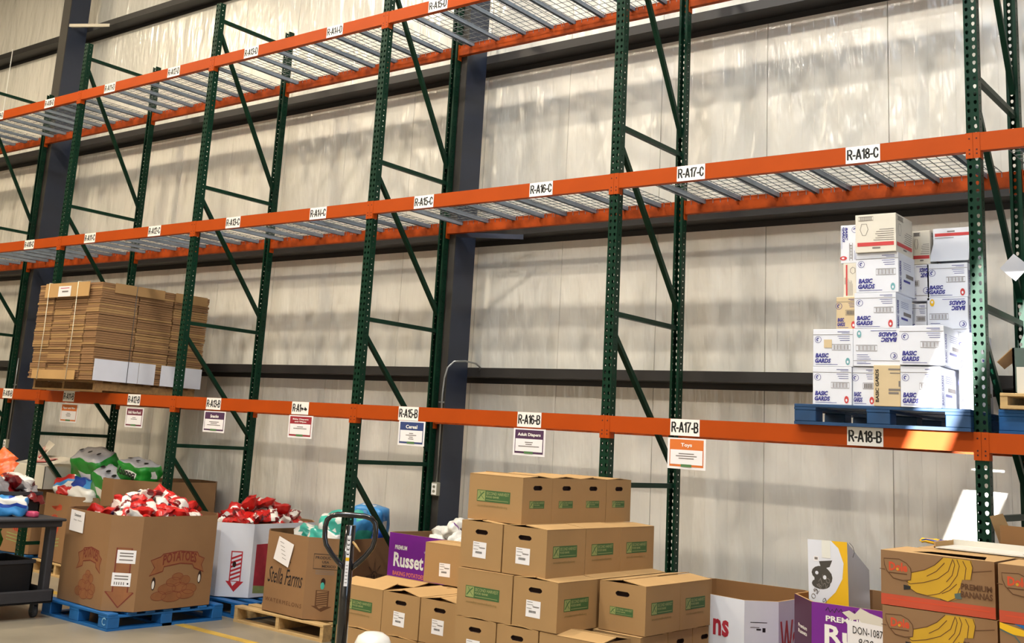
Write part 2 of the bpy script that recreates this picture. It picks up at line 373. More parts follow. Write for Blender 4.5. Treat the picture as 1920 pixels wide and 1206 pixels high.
b = MB(); b.tube([(0, 0, 0), (0.0, 0.0, 2.0)], 0.008, 'white_label', 6); o = link('suspended_cable', b.mesh('suspended_cable'), None, (-14.66, 1.36, 5.35)); tag(o, 'thin white cord hanging down the wall at the upper left edge', 'cable')

# ------------------------------------------------------------------ pallet rack
def post_mesh(flip):
    b = MB(); H = 6.2; pitch = 0.0508; n = int(H/pitch)
    Wp, Dp = 0.038, 0.07; sy = -1 if flip else 1
    def grid(fr, width, hole, m):
        for i in range(n):
            v0 = i*pitch; vc = v0+pitch/2
            outer = [(0,v0),(width/2,v0),(width,v0),(width,vc),(width,v0+pitch),(width/2,v0+pitch),(0,v0+pitch),(0,vc)]
            inner = [(width/2+a, vc+c) for a, c in hole]
            vs = [fr.p(a, c, 0) for a, c in outer] + [fr.p(a, c, 0) for a, c in inner]
            b.add(vs, [(k, (k+1) % 8, 8+(k+1) % 8, 8+k) for k in range(8)], m)
        b.add([fr.p(a, c, 0) for a, c in ((0,n*pitch),(width,n*pitch),(width,H),(0,H))], [(0,1,2,3)], m)
    tear = [(-0.0052,-0.011),(0,-0.0135),(0.0052,-0.011),(0.0095,-0.001),(0.0085,0.009),(0,0.0135),(-0.0085,0.009),(-0.0095,-0.001)]
    rnd = [(0.0055*math.cos(a), 0.0055*math.sin(a)) for a in [(-0.75+0.25*k)*PI for k in range(8)]]
    fy = 0.0
    grid(Frame((-Wp, fy, 0), (1,0,0), (0,0,1)), Wp, tear, 'green'); grid(Frame((0, fy, 0), (1,0,0), (0,0,1)), Wp, tear, 'green')
    y1 = sy*Dp
    grid(Frame((Wp, 0, 0), (0,sy,0), (0,0,1)), Dp, rnd, 'green'); grid(Frame((-Wp, 0, 0), (0,sy,0), (0,0,1)), Dp, rnd, 'green')
    for s_ in (-1, 1):
        b.add([(s_*Wp, y1, 0), (s_*(Wp-0.02), y1, 0), (s_*(Wp-0.02), y1, H), (s_*Wp, y1, H)], [(0,1,2,3)], 'green')
    me = b.mesh('post'); return me
fpm, rpm = post_mesh(False), post_mesh(True)
def brace_mesh(a, c, sq=True):
    b = MB(); b.tube([a, c], 0.018, 'green', 4, sq=True); return b.mesh('brace')
hz = [1.515, 2.745, 4.175, 6.02, 0.30]
hm = [brace_mesh((0, 0.05, z), (0, D-0.05, z)) for z in hz]
dg_ = [((0, 0.05, 5.90), (0, D-0.05, 4.33)), ((0, 0.05, 4.06), (0, D-0.05, 2.90)), ((0, 0.05, 2.62), (0, D-0.05, 1.64)), ((0, 0.05, 1.41), (0, D-0.05, 0.36))]
dm = [brace_mesh(a, c) for a, c in dg_]
pb = MB(); pb.box(-0.06, 0.06, -0.045, 0.095, 0, 0.01, 'green'); pbm = pb.mesh('base_plate')
pc = MB(); pc.box(-0.038, 0.038, 0.0, 0.07, 6.196, 6.2, 'green')
side = {0: 'second from the left edge, partly behind the left column', 1: 'standing beside the carton load at R-A11-B', 2: 'between the R-A12 and R-A13 labels', 3: 'between the R-A14 and R-A15 labels', 4: 'between the R-A16 and R-A17 labels', 5: 'at the right by the white glove cartons, partly sunlit', 6: 'beyond the right edge', -1: 'leftmost'}
def frame(i):
    t = empty('rack_upright_frame', ((i-5)*P, 0, 0), 'green perforated rack upright frame ' + side[i], 'rack frame', 'green rack upright frames')
    link('post', fpm, t); link('post', rpm, t, (0, D, 0))
    for m in hm: link('horizontal_brace', m, t)
    for m in dm: link('diagonal_brace', m, t)
    link('base_plate', pbm, t); link('base_plate', pbm, t, (0, D-0.05, 0))
for i in range(-1, 7): frame(i)

def beam_mesh(rear):
    """beam body from post edge to post edge, closed step beam profile"""
    b = MB(); s = -1 if rear else 1; L0, L1 = 0.040, P-0.040
    prof = [(-0.004, 0), (-0.004, -BH), (0.045, -BH), (0.045, -0.042), (0.022, -0.042), (0.022, 0)]
    vs = [(L0, s*y, z) for y, z in prof] + [(L1, s*y, z) for y, z in prof]; n = 6
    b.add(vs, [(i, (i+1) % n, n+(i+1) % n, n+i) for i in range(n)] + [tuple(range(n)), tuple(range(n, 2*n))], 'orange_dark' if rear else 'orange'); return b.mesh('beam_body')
def conn_mesh(sx, rear):
    b = MB(); s = -1 if rear else 1; a, c = (0.001, 0.041) if sx > 0 else (-0.041, -0.001)
    y0, y1 = sorted((-0.007*s, -0.001*s)); b.box(a, c, y0, y1, -BH-0.045, 0.002, 'orange')
    e0, e1 = (0.0395, 0.044) if sx > 0 else (-0.044, -0.0395)
    y0, y1 = sorted((0.0*s, 0.052*s)); b.box(e0, e1, y0, y1, -BH-0.045, 0.0, 'orange')
    if not rear:
        fr = Frame((a, -0.007, 0), (1, 0, 0), (0, 0, 1))
        for v in (-0.035, -0.105, -0.13): b.disc(fr, 0.021, v, 0.0055, 0.0055, 'hole_dark', 0.0008, 8)
    return b.mesh('beam_connector')
bmf, bmr = beam_mesh(False), beam_mesh(True)
cm = {(s, r): conn_mesh(s, r) for s in (1, -1) for r in (False, True)}
def plate(txt, u, parent, lvl, scribble=False):
    """white location sticker on the beam face; u is its centre along the beam"""
    b = MB(); fr = Frame((u-0.111, -0.004, -BH+0.001), (1, 0, 0), (0, 0, 1), 0.222, BH)
    hh = BH-0.002
    b.rect(fr, 0, 0.222, 0, hh, 'white_label', 0.0012)
    o = part('location_sticker', b, parent, 'white sticker reading ' + txt)
    b = MB()
    if scribble:
        glyphs(b, fr, 'R-A1', 0.018, 0.118, 0.020, 0.094, 'black')
        pts = [(0.115, .045), (0.13, .06), (0.14, .035), (0.15, .055), (0.165, .04), (0.175, .065), (0.19, .035), (0.2, .05)]
        b.stroke(fr, pts, 0.012, 'black', 0.002); b.disc(fr, 0.14, 0.05, 0.012, 0.01, 'black', 0.0022); b.disc(fr, 0.185, 0.048, 0.014, 0.012, 'black', 0.0022)
    else: glyphs(b, fr, txt, 0.014, 0.208, 0.020, 0.094, 'black')
    part('lettering', b, o)
for lv, z in (('B', ZB), ('C', ZC), ('D', ZD)):
    for i in range(-1, 6):
        x = (i-5)*P; a, c = 9+2*i, 10+2*i
        if i == -1: rng = 'left of R-A09'
        lab = 'front orange rack beam carrying the R-A%02d-%s and R-A%02d-%s stickers' % (a, lv, c, lv) if 0 <= i <= 4 else ('front orange rack beam %s at level %s, cut by the %s edge' % ('leftmost' if i < 0 else 'rightmost', lv, 'left' if i < 0 else 'right'))
        t = empty('rack_beam', (x, 0, z), lab, 'beam', 'orange rack beams')
        link('beam_body', bmf, t); link('beam_connector', cm[(1, False)], t); link('beam_connector', cm[(-1, False)], t, (P, 0, 0))
        if not (lv == 'D' and i > 4) and i >= 0:
            plate('R-A%02d-%s' % (a, lv), 0.64, t, lv); plate('R-A%02d-%s' % (c, lv), 1.87, t, lv, scribble=(lv == 'B' and c == 14)) if c != 20 else None
        t = empty('rack_beam', (x, D, z), 'rear orange rack beam behind the front beam of the R-A%02d-%s bay' % (max(a, 7), lv), 'beam', 'orange rack beams')
        link('beam_body', bmr, t); link('beam_connector', cm[(1, True)], t); link('beam_connector', cm[(-1, True)], t, (P, 0, 0))
# wire decks
def deck_meshes():
    W = 1.165; y0, y1 = 0.024, D-0.024
    ch = MB()
    for s0 in (0,):
        w, h = 0.016, 0.036
        ch.box(-w, w, y0, y1, -0.006, -0.004, 'galv'); ch.box(-w, -w+0.002, y0, y1, -h-0.004, -0.006, 'galv'); ch.box(w-0.002, w, y0, y1, -h-0.004, -0.006, 'galv')
    wm = MB(); nx = 18
    for k in range(nx+1):
        x = W*k/nx
        wm.tube([(x, y0-0.0, -0.040), (x, y0+0.001, -0.001), (x, y1-0.001, -0.001), (x, y1, -0.040)], 0.0020, 'wire', 4, sq=True)
    for k in range(11):
        y = y0+0.01+(y1-y0-0.02)*k/10; wm.tube([(0, y, 0.003), (W, y, 0.003)], 0.0020, 'wire', 4, sq=True)
    return ch.mesh('support_channel'), wm.mesh('wire_mesh'), W
chm, wmm, DW = deck_meshes()
for lv, z in (('C', ZC), ('D', ZD)):
    for i in range(-1, 6):
        for k, (dx, lb) in enumerate(((0.09, 9+2*i), (1.28, 10+2*i))):
            if lb < 7: continue
            t = empty('wire_deck', ((i-5)*P+dx, 0, z), 'galvanised wire mesh deck resting on the beams above the R-A%02d-%s sticker' % (lb, lv), 'wire deck', 'wire decks on the rack')
            link('wire_mesh', wmm, t)
            for xx in (0.108, 0.424, 0.742, 1.058): link('support_channel', chm, t, (xx, 0, 0))

# hanging category signs
def sign(x0, x1, z0, z1, title, colr, lines, where):
    t = empty('hanging_sign', (x0, -0.012, z0), where, 'sign', 'category signs under the lower beam')
    W = x1-x0; H = z1-z0; b = MB(); b.box(0, W, 0, 0.002, 0, H, 'paper'); part('card', b, t)
    b = MB(); fr = Frame((0, 0, 0), (1, 0, 0), (0, 0, 1), W, H); mg = 0.016
    b.rect(fr, mg, W-mg, mg, H-mg*0.6, colr, 0.001); b.rect(fr, mg*1.4, W-mg*1.4, mg*1.9, H*0.62, 'paper', 0.002)
    two = title.split('|')
    if len(two) == 1:
        wd = min(W*0.72, len(title)*0.021); b.text(fr, title, W/2-wd/2, W/2+wd/2, H*0.69, H*0.84, 'white_label', 0.03, k=0.003)
    else:
        for j, s_ in enumerate(two):
            wd = min(W*0.7, len(s_)*0.017); b.text(fr, s_, W/2-wd/2, W/2+wd/2, H*(0.785-0.11*j), H*(0.865-0.11*j), 'white_label', 0.03, k=0.003)
    for j, ww in enumerate(lines):
        v = H*(0.48-0.075*j); b.rect(fr, W/2-ww*W/2, W/2+ww*W/2, v, v+0.006, 'ink_soft', 0.003)
    b.rect(fr, W*0.36, W*0.64, mg*0.9, mg*2.0, 'sign_green', 0.003)
    part('printed_face', b, t)
for a in ((-9.632, -9.30, 1.66, 1.862, 'Paper and Misc', 'sign_orange', (.2, .3, .25), 'white sign with an orange header hanging under R-A11-B'),
          (-8.39, -8.086, 1.661, 1.861, 'Bulk Non-Food', 'sign_maroon', (.2, .35), 'white sign with a dark red header hanging under R-A12-B'),
          (-7.095, -6.771, 1.673, 1.872, 'Snacks', 'sign_purple', (.45, .3, .6), 'white sign with a purple header reading Snacks under R-A13-B'),
          (-5.876, -5.563, 1.68, 1.878, 'Baby Diapers|and Wipes', 'sign_red', (.25, .55), 'white sign with a red header reading Baby Diapers and Wipes'),
          (-4.53, -4.241, 1.686, 1.884, 'Cereal', 'sign_blue', (.15, .4, .15, .2), 'white sign with a blue header reading Cereal'),
          (-3.344, -3.049, 1.676, 1.876, 'Adult Diapers', 'sign_purple', (.25, .2, .65), 'white sign with a purple header reading Adult Diapers'),
          (-2.023, -1.736, 1.666, 1.872, 'Toys', 'sign_orange', (.4, .55, .4), 'white sign with an orange header reading Toys')):
    sign(*a)

# ------------------------------------------------------------------ pallets
def pallet(x, y, z, W, L, m, label, H=0.14, kind='stringer', rz=0.0):
    t = empty('pallet', (x, y, z), label, 'pallet', None, rz)
    hb = 0.02
    n = 7
    for k in range(n):      # top boards run along x
        b = MB(); y0 = (L-0.1)*k/(n-1); b.box(0, W, y0, y0+0.1, H-hb, H, m); bevel(part('deck_board', b, t), 0.003)
    if kind == 'stringer':
        for x0 in (0, W/2-0.02, W-0.04):
            b = MB(); b.box(x0, x0+0.04, 0.005, L-0.005, hb, H-hb, m); part('stringer', b, t)
        for y0 in (0, L/2-0.05, L-0.1):
            b = MB(); b.box(0, W, y0, y0+0.1, 0, hb, m); part('bottom_board', b, t)
    else:
        for x0 in (0, W/2-0.07, W-0.14):
            b = MB(); b.box(x0, x0+0.14, 0, L, H-hb*1.8, H-hb, m); part('stringer_board', b, t)
            for y0 in (0, L/2-0.07, L-0.12):
                b = MB(); b.box(x0, x0+0.14, y0+0.002, y0+0.12, hb, H-hb*1.8, m); bevel(part('block', b, t), 0.004)
        for y0 in (0, L/2-0.05, L-0.1):
            b = MB(); b.box(0, W, y0, y0+0.1, 0, hb, m); part('bottom_board', b, t)
        for x0 in (0, W-0.1):
            b = MB(); b.box(x0, x0+0.1, 0.1, L-0.1, 0, hb, m); part('bottom_board', b, t)
    return t
pl = pallet(-7.63, -1.16, 0, 1.02, 1.22, 'blue_pallet', 'blue wooden pallet under the brown potato bin', kind='block', rz=0.0)
b = MB(); fr = Frame((0.9, -0.001, 0.03), (1, 0, 0), (0, 0, 1)); b.stroke(fr, [(0.075+0.03*math.cos(a), 0.045+0.028*math.sin(a)) for a in [0.25*PI*k for k in range(1, 8)]], 0.01, 'sky_ink'); part('painted_mark', b, pl)
pallet(-7.50, 0.20, 0, 0.97, 1.3, 'blue_pallet', 'blue wooden pallet under the white striped-arrow bin', kind='block')
pallet(-6.50, 0.10, 0, 1.17, 1.07, 'wood', 'bare wooden pallet under the watermelon bin')
pallet(-10.1, 0.16, 0.0, 0.95, 1.15, 'wood', 'bare wooden pallet under the pumpkin bin in front of the paper towels')
pallet(-9.12, 0.24, 0.0, 0.72, 1.25, 'wood', 'wooden pallet under the tall plain brown bin')
pallet(-11.5, 0.2, 0.0, 1.2, 1.1, 'blue_pallet', 'blue pallet behind the black cart at the left', kind='block')
pallet(-2.70, -1.33, 0, 1.06, 1.24, 'wood', 'wooden pallet under the big pile of brown food bank boxes', H=0.14)
pallet(-4.08, -0.97, 0, 1.10, 0.86, 'wood', 'wooden pallet under the lower left pile of brown boxes', H=0.14)
pallet(-5.0, 0.48, 0, 1.02, 0.80, 'wood', 'wooden pallet under the left purple potato bin')
pallet(-2.2, -0.1, 0, 0.98, 0.9, 'wood', 'wooden pallet under the white melon bin')
pallet(-0.98, -0.52, 0, 0.90, 1.0, 'wood', 'wooden pallet under the right purple potato bin')
pallet(-0.10, -1.46, 0, 1.12, 0.86, 'wood', 'wooden pallet under the banana boxes')
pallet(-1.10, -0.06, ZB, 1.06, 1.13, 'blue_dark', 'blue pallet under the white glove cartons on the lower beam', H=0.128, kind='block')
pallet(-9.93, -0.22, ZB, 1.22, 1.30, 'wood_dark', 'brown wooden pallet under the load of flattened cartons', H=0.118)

# ------------------------------------------------------------------ food bank boxes
BHT = 0.286
def print_logo(b, fr, cu, cv, W, H, url=True):
    fr2 = Frame(fr.p(cu-W/2, cv-H/2, 0), fr.u, fr.v, W, H)
    b.rect(fr2, 0, W, 0, H, 'logo_green'); e = H*0.06
    b.rect(fr2, e, W*0.25, e, H-e, 'logo_light', 0.0014)
    b.stroke(fr2, [(W*0.04, H*0.2), (W*0.12, H*0.55), (W*0.22, H*0.85)], H*0.10, 'logo_green', 0.0018)
    b.stroke(fr2, [(W*0.08, H*0.85), (W*0.14, H*0.5), (W*0.22, H*0.2)], H*0.05, 'logo_green', 0.0018)
    if W > 0.14:
        b.text(fr2, 'SECOND HARVEST', W*0.28, W*0.97, H*0.62, H*0.88, 'logo_text', 0.01)
        b.text(fr2, 'FOOD BANK', W*0.28, W*0.68, H*0.36, H*0.54, 'logo_text', 0.02)
        b.rect(fr2, W*0.28, W*0.95, H*0.15, H*0.19, 'logo_text', 0.0015)
    else:
        b.rect(fr2, W*0.3, W*0.93, H*0.6, H*0.78, 'logo_light', 0.0014); b.rect(fr2, W*0.3, W*0.7, H*0.3, H*0.42, 'logo_light', 0.0014)
    if url: b.text(fr2, 'secondharvestfoodbank.org', W*0.03, W*0.93, -H*0.50, -H*0.24, 'url', 0.004)
def print_label(b, fr, cu, cv, W=0.104, H=0.094, tilt=0.0):
    c, s_ = math.cos(tilt), math.sin(tilt)
    u2 = fr.u*c + fr.v*s_; v2 = -fr.u*s_ + fr.v*c
    fr2 = Frame(fr.p(cu, cv, 0) - u2*W/2 - v2*H/2, u2, v2, W, H)
    b.rect(fr2, 0, W, 0, H, 'paper', 0.0012)
    for v, a, c2 in ((.88, .06, .45), (.72, .06, .5), (.64, .45, .92), (.60, .5, .9), (.5, .06, .4)): b.rect(fr2, W*a, W*c2, H*v, H*v+0.003, 'ink_soft', 0.0018)
    for k in range(9): b.rect(fr2, W*(.22+.055*k), W*(.22+.055*k)+0.0035, H*.26, H*.40, 'ink', 0.0018)
def carton(x0, x1, y0, y1, z, front='', right='', label='', group='brown food bank boxes', flap=0.012, h=BHT, name='cardboard_box'):
    W = x1-x0; L = y1-y0
    j = random.uniform(-0.008, 0.008); t = empty(name, (x0, y0, z), label, 'box', group, rz=j)
    b = MB(); m = 'carton'; hz_ = h-0.006
    F = Frame((0, 0, 0), (1, 0, 0), (0, 0, 1), W, hz_); Rr = Frame((W, 0, 0), (0, 1, 0), (0, 0, 1), L, hz_)
    Bk = Frame((W, L, 0), (-1, 0, 0), (0, 0, 1), W, hz_); Lf = Frame((0, L, 0), (0, -1, 0), (0, 0, 1), L, hz_)
    longx = W > L
    for fr, code, ww in ((F, front, W), (Rr, right, L), (Bk, 'h' if not longx else '', W), (Lf, 'h' if longx else '', L)):
        if 'h' in code: b.slotface(fr, 0, ww, 0, hz_, ww/2, hz_*0.78, ww*0.145, hz_*0.050, m)
        else: b.rect(fr, 0, ww, 0, hz_, m, 0)
    b.rect(Frame((0, L, 0), (1, 0, 0), (0, -1, 0)), 0, W, 0, L, m, 0)
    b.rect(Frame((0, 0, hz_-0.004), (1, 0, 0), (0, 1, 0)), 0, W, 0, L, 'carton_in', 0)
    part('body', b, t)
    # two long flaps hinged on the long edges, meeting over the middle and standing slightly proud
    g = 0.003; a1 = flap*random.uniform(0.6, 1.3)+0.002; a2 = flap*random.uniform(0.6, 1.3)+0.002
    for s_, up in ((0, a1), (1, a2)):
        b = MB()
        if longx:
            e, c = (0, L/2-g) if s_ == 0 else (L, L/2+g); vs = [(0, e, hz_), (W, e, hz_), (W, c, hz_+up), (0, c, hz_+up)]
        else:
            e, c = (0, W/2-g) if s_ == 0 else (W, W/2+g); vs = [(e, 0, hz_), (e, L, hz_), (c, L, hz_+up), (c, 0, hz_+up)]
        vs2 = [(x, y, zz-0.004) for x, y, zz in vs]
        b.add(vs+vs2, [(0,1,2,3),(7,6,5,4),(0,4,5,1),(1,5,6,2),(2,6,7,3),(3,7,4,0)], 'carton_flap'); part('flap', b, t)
    b = MB()
    for fr, code, ww in ((F, front, W), (Rr, right, L)):
        if 'L' in code: print_logo(b, fr, ww*0.47, hz_*0.53, ww*0.62, hz_*0.25)
        if 's' in code: print_logo(b, fr, ww*0.49, hz_*0.42, ww*0.50, hz_*0.16, False)
        if 'l' in code: print_label(b, fr, ww*0.47, hz_*(0.40 if 'h' in code else 0.36), tilt=random.uniform(-0.03, 0.03))
    if b.f: part('printing', b, t)
    return t
G1, G2 = 'food bank boxes in the big pile', 'food bank boxes in the lower left pile'
zt = lambda k: 0.14 + BHT*(k-1)
zf = lambda k: 0.0 
def cb(x0, x1, y0, y1, k, f, r, lab, g=G1, flap=0.012): carton(x0, x1, y0, y1, zt(k), f, r, lab, g, flap, h=BHT-0.0005)
cb(-2.724, -2.304, -1.286, -.970, 5, 'L', 'hs', 'top course brown box at front left with a large green logo')
cb(-2.724, -2.304, -.966, -.650, 5, '', 'hs', 'second of the four brown boxes in the top course, from the front')
cb(-2.726, -2.306, -.646, -.330, 5, '', 'hs', 'third of the four brown boxes in the top course, from the front')
cb(-2.724, -2.304, -.326, -.010, 5, '', 'hs', 'rearmost of the four brown boxes in the top course')
cb(-2.725, -2.405, -1.335, -.917, 4, 'hl', '', 'brown box with white label at the left end of the second course from the top')
cb(-2.395, -2.075, -1.335, -.917, 4, 'hl', 'L', 'brown corner box with label and green side logo, second course from top')
cb(-2.395, -2.075, -.915, -.497, 4, '', 'L', 'middle brown box with green logo facing right, second course from top')
cb(-2.395, -2.075, -.495, -.077, 4, '', 'L', 'rear brown box with green logo facing right, second course from top')
cb(-2.725, -2.405, -.915, -.497, 4, '', '', 'brown box hidden behind the left box of the second course from the top')
cb(-2.725, -2.405, -.495, -.077, 4, '', '', 'brown box hidden at the back left of the second course from the top')
cb(-2.720, -2.300, -1.349, -1.033, 3, 'L', '', 'brown box with a large green logo at the left of the middle course')
cb(-2.290, -1.970, -1.349, -.930, 3, 'hl', 'L', 'brown box with white label and green side logo in the middle course')
cb(-1.945, -1.627, -.940, -.522, 3, 'hs', 'L', 'front brown box at the right of the middle course, handle and small logo in front', flap=0.02)
cb(-1.945, -1.627, -.520, -.102, 3, '', 'L', 'rear one of the two brown boxes at the right of the middle course', flap=0.02)
cb(-2.290, -1.970, -.928, -.510, 3, '', '', 'brown box inside the middle course behind the labelled box')
cb(-2.290, -1.970, -.508, -.090, 3, '', '', 'brown box at the back of the middle course')
cb(-2.720, -2.300, -1.030, -.714, 3, '', '', 'brown box behind the logo box of the middle course')
cb(-2.720, -2.300, -.712, -.396, 3, '', '', 'brown box near the back left of the middle course')
cb(-2.720, -2.300, -.394, -.078, 3, '', '', 'brown box at the back left corner of the middle course')
cb(-2.720, -2.405, -1.350, -.932, 2, 'hl', '', 'left front brown box of the second course from below, handle and label')
cb(-2.395, -2.095, -1.350, -.932, 2, 'h', '', 'middle front brown box of the second course from below, with a handle slot')
cb(-2.085, -1.665, -1.350, -1.034, 2, '', '', 'right front brown box of the second course from below, its top flaps showing', flap=0.02)
cb(-2.060, -1.640, -.96, -.644, 2, '', 'h', 'front one of three brown boxes under the right logo boxes, handle facing right')
cb(-2.060, -1.640, -.642, -.326, 2, '', 'h', 'second of three brown boxes under the right logo boxes, handle facing right')
cb(-2.060, -1.640, -.324, -.008, 2, '', 'h', 'rearmost of three brown boxes under the right logo boxes')
cb(-2.720, -2.405, -.930, -.512, 2, '', '', 'brown box inside the second course from below at left')
cb(-2.395, -2.075, -.930, -.512, 2, '', '', 'brown box inside the second course from below near the centre')
cb(-2.720, -2.405, -.510, -.092, 2, '', '', 'brown box at the back left of the second course from below')
cb(-2.395, -2.075, -.510, -.092, 2, '', '', 'brown box at the back of the second course from below')
for x in (-2.72, -2.395, -2.07):
    for y in (-1.34, -.92, -.50):
        cb(x, x+.318, y, y+.418, 1, '', '', 'brown box of the bottom course of the big pile, below the frame')
cb(-4.10, -3.682, -.98, -.664, 2, 'L', '', 'brown box with a green logo right of the pallet jack, lower left pile', G2, 0.03)
cb(-3.675, -3.335, -.98, -.57, 2, 'hl', '', 'left one of two brown boxes with handle and white label in the lower left pile', G2, 0.03)
cb(-3.325, -2.985, -.98, -.57, 2, 'hl', '', 'right one of two brown boxes with handle and white label in the lower left pile', G2, 0.03)
cb(-4.10, -3.682, -.655, -.34, 2, '', '', 'brown box behind the logo box of the lower left pile, flaps open', G2, 0.035)
cb(-3.675, -3.335, -.56, -.15, 2, '', '', 'brown box behind the left labelled box of the lower left pile, flaps open', G2, 0.01)
cb(-3.325, -2.985, -.56, -.15, 2, '', '', 'brown box behind the right labelled box of the lower left pile', G2, 0.01)
for x, ww in ((-4.10, .41), (-3.675, .34), (-3.325, .34)):
    cb(x-.0, x+ww, -.985, -.57, 1, '', '', 'brown box in the bottom course under the lower left pile', G2)
    cb(x, x+ww, -.56, -.15, 1, '', '', 'brown box in the bottom course under the lower left pile', G2)
carton(-3.79, -3.37, -.43, -.12, zt(3)+0.012, 'l', '', 'single brown box with a white label standing on top of the lower left pile', G2, 0.006)

# ------------------------------------------------------------------ big bins
def wall_frames(poly, z0, z1, c=(0, 0)):
    fs = []
    for i in range(len(poly)):
        a, d = poly[i], poly[(i+1) % len(poly)]; L = math.hypot(d[0]-a[0], d[1]-a[1])
        fs.append(Frame((a[0], a[1], z0), (d[0]-a[0], d[1]-a[1], 0), (0, 0, 1), L, z1-z0))
    return fs
def bin_(poly, z0, z1, mo, mi, label, name='cardboard_bin', th=0.010, cat='bin', fill=None):
    cx = sum(p[0] for p in poly)/len(poly); cy = sum(p[1] for p in poly)/len(poly)
    t = empty(name, (cx, cy, z0), label, cat)
    pl_ = [(p[0]-cx, p[1]-cy) for p in poly]; n = len(pl_); H = z1-z0
    b = MB(); sc_ = []
    for p in pl_:
        d = math.hypot(*p); sc_.append((p[0]*(1-th/d*1.3), p[1]*(1-th/d*1.3)))
    vs = [(x, y, 0) for x, y in pl_] + [(x, y, H) for x, y in pl_]
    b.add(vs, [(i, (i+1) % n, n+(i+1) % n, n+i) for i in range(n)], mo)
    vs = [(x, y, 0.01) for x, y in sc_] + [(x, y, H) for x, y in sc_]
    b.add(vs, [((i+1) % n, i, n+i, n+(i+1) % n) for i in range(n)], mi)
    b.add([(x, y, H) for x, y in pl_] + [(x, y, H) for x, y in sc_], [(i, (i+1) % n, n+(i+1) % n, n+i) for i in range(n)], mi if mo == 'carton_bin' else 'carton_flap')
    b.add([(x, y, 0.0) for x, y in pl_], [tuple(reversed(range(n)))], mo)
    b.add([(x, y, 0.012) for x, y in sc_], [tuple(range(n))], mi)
    part('shell', b, t)
    return t, wall_frames(pl_, 0, H)
def fmap(TL, TR, BL, fr):
    """picture coordinates on a traced face -> metres on that face"""
    ax, ay = TR[0]-TL[0], TR[1]-TL[1]; bx_, by_ = BL[0]-TL[0], BL[1]-TL[1]; det = ax*by_-ay*bx_
    def f(x, y):
        dx, dy = x-TL[0], y-TL[1]; s_ = (dx*by_-dy*bx_)/det; t_ = (ax*dy-ay*dx)/det
        return (s_*fr.W, (1-t_)*fr.H)
    return f
# potato bin -------------------------------------------------------
POT = [(-7.52, -1.09), (-6.77, -1.13), (-6.57, -.94), (-6.62, -.10), (-6.82, .06), (-7.45, .06), (-7.63, -.10), (-7.63, -.96)]
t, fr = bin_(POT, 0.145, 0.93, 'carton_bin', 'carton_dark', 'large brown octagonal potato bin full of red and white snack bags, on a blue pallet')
def potato_art(b, fr, f, banner=True):
    bl = [f(*p) for p in [(1135,600),(1205,575),(1225,555),(1345,535),(1470,550),(1480,580),(1520,600),(1495,650),(1510,705),(1440,670),(1430,640),(1340,630),(1225,650),(1215,685),(1200,690),(1120,715),(1160,655)]]
    b.poly(fr, bl, 'red_print_soft'); b.stroke(fr, bl, 0.009, 'red_print', 0.0014, True)
    u0, v0 = f(1215, 640); u1, v1 = f(1465, 572); b.text(fr, 'POTATOES', u0, u1, v0, v0+0.085, 'red_print', 0.03, curve=0.03)
    for cx, cy, rx, ry in ((1320,730,45,28),(1290,770,60,36),(1370,760,45,36),(1240,820,70,42),(1330,815,60,40),(1400,830,60,42),(1180,870,60,36),(1270,880,80,42),(1370,870,70,36)):
        a, c = f(cx, cy); d, e = f(cx+rx, cy-ry); b.disc(fr, a, c, abs(d-a), abs(e-c), 'red_print_soft', 0.0012+cx*1e-7); b.ring(fr, a, c, abs(d-a)*.97, abs(e-c)*.97, 0.003, 'red_print', 0.0016)
b = MB(); R_ = fr[2]; f = fmap((1100, 270), (1635, 262), (1010, 975), R_); potato_art(b, R_, f)
for px, py in ((1147, 775), (1478, 745)):
    a, c = f(px, py); b.disc(R_, a, c, 0.022, 0.055, 'slot', 0.0018); b.disc(R_, a-0.003, c-0.01, 0.014, 0.035, 'bag_white', 0.0022)
part('printing', b, t)
b = MB(); F_ = fr[0]; f = fmap((960, 290), (1700, 270), (900, 975), F_); ff = lambda x, y: f(x+70, y); potato_art(b, F_, ff); part('printing', b, t)
b = MB(); K_ = fr[1]; W_ = K_.W; H_ = K_.H
ar = [(W_*.28, H_*.66), (W_*.74, H_*.66), (W_*.74, H_*.20), (W_*.92, H_*.20), (W_*.50, H_*.04), (W_*.06, H_*.20), (W_*.28, H_*.20)]
b.poly(K_, ar, 'red_print_soft'); b.stroke(K_, ar, 0.012, 'red_print', 0.0014, True); part('printing', b, t)
b = MB(); b.rect(K_, W_*.30, W_*.88, H_*.50, H_*.64, 'paper', 0.003)
for v in (.60, .57, .53): b.rect(K_, W_*.38, W_*.8, H_*v, H_*v+.01, 'ink_soft', 0.0035)
part('shipping_label', b, t, 'upper white shipping label')
b = MB(); b.rect(K_, W_*.22, W_*.80, H_*.26, H_*.40, 'paper', 0.003)
for v in (.36, .33): b.rect(K_, W_*.3, W_*.72, H_*v, H_*v+.01, 'ink_soft', 0.0035)
for k in range(5): b.rect(K_, W_*(.3+.07*k), W_*(.33+.07*k), H_*.275, H_*.305, 'ink_soft', 0.0035)
b.disc(K_, W_*.72, H_*.29, 0.008, 0.008, 'ink', 0.004); part('shipping_label', b, t, 'lower white shipping label')
b = MB(); fr2 = Frame(F_.p(F_.W*.10, F_.H*.76, 0.008), F_.u + Vector((0, 0, -0.04)), F_.v, .3, .22)
b.rect(fr2, 0, .24, 0, .18, 'paper', 0); b.text(fr2, 'Donations', .07, .18, .13, .155, 'ink', 0.01); b.text(fr2, 'Chips  Snacks', .06, .2, .09, .105, 'ink_soft', 0.005); part('taped_note', b, t, 'white paper note taped on')
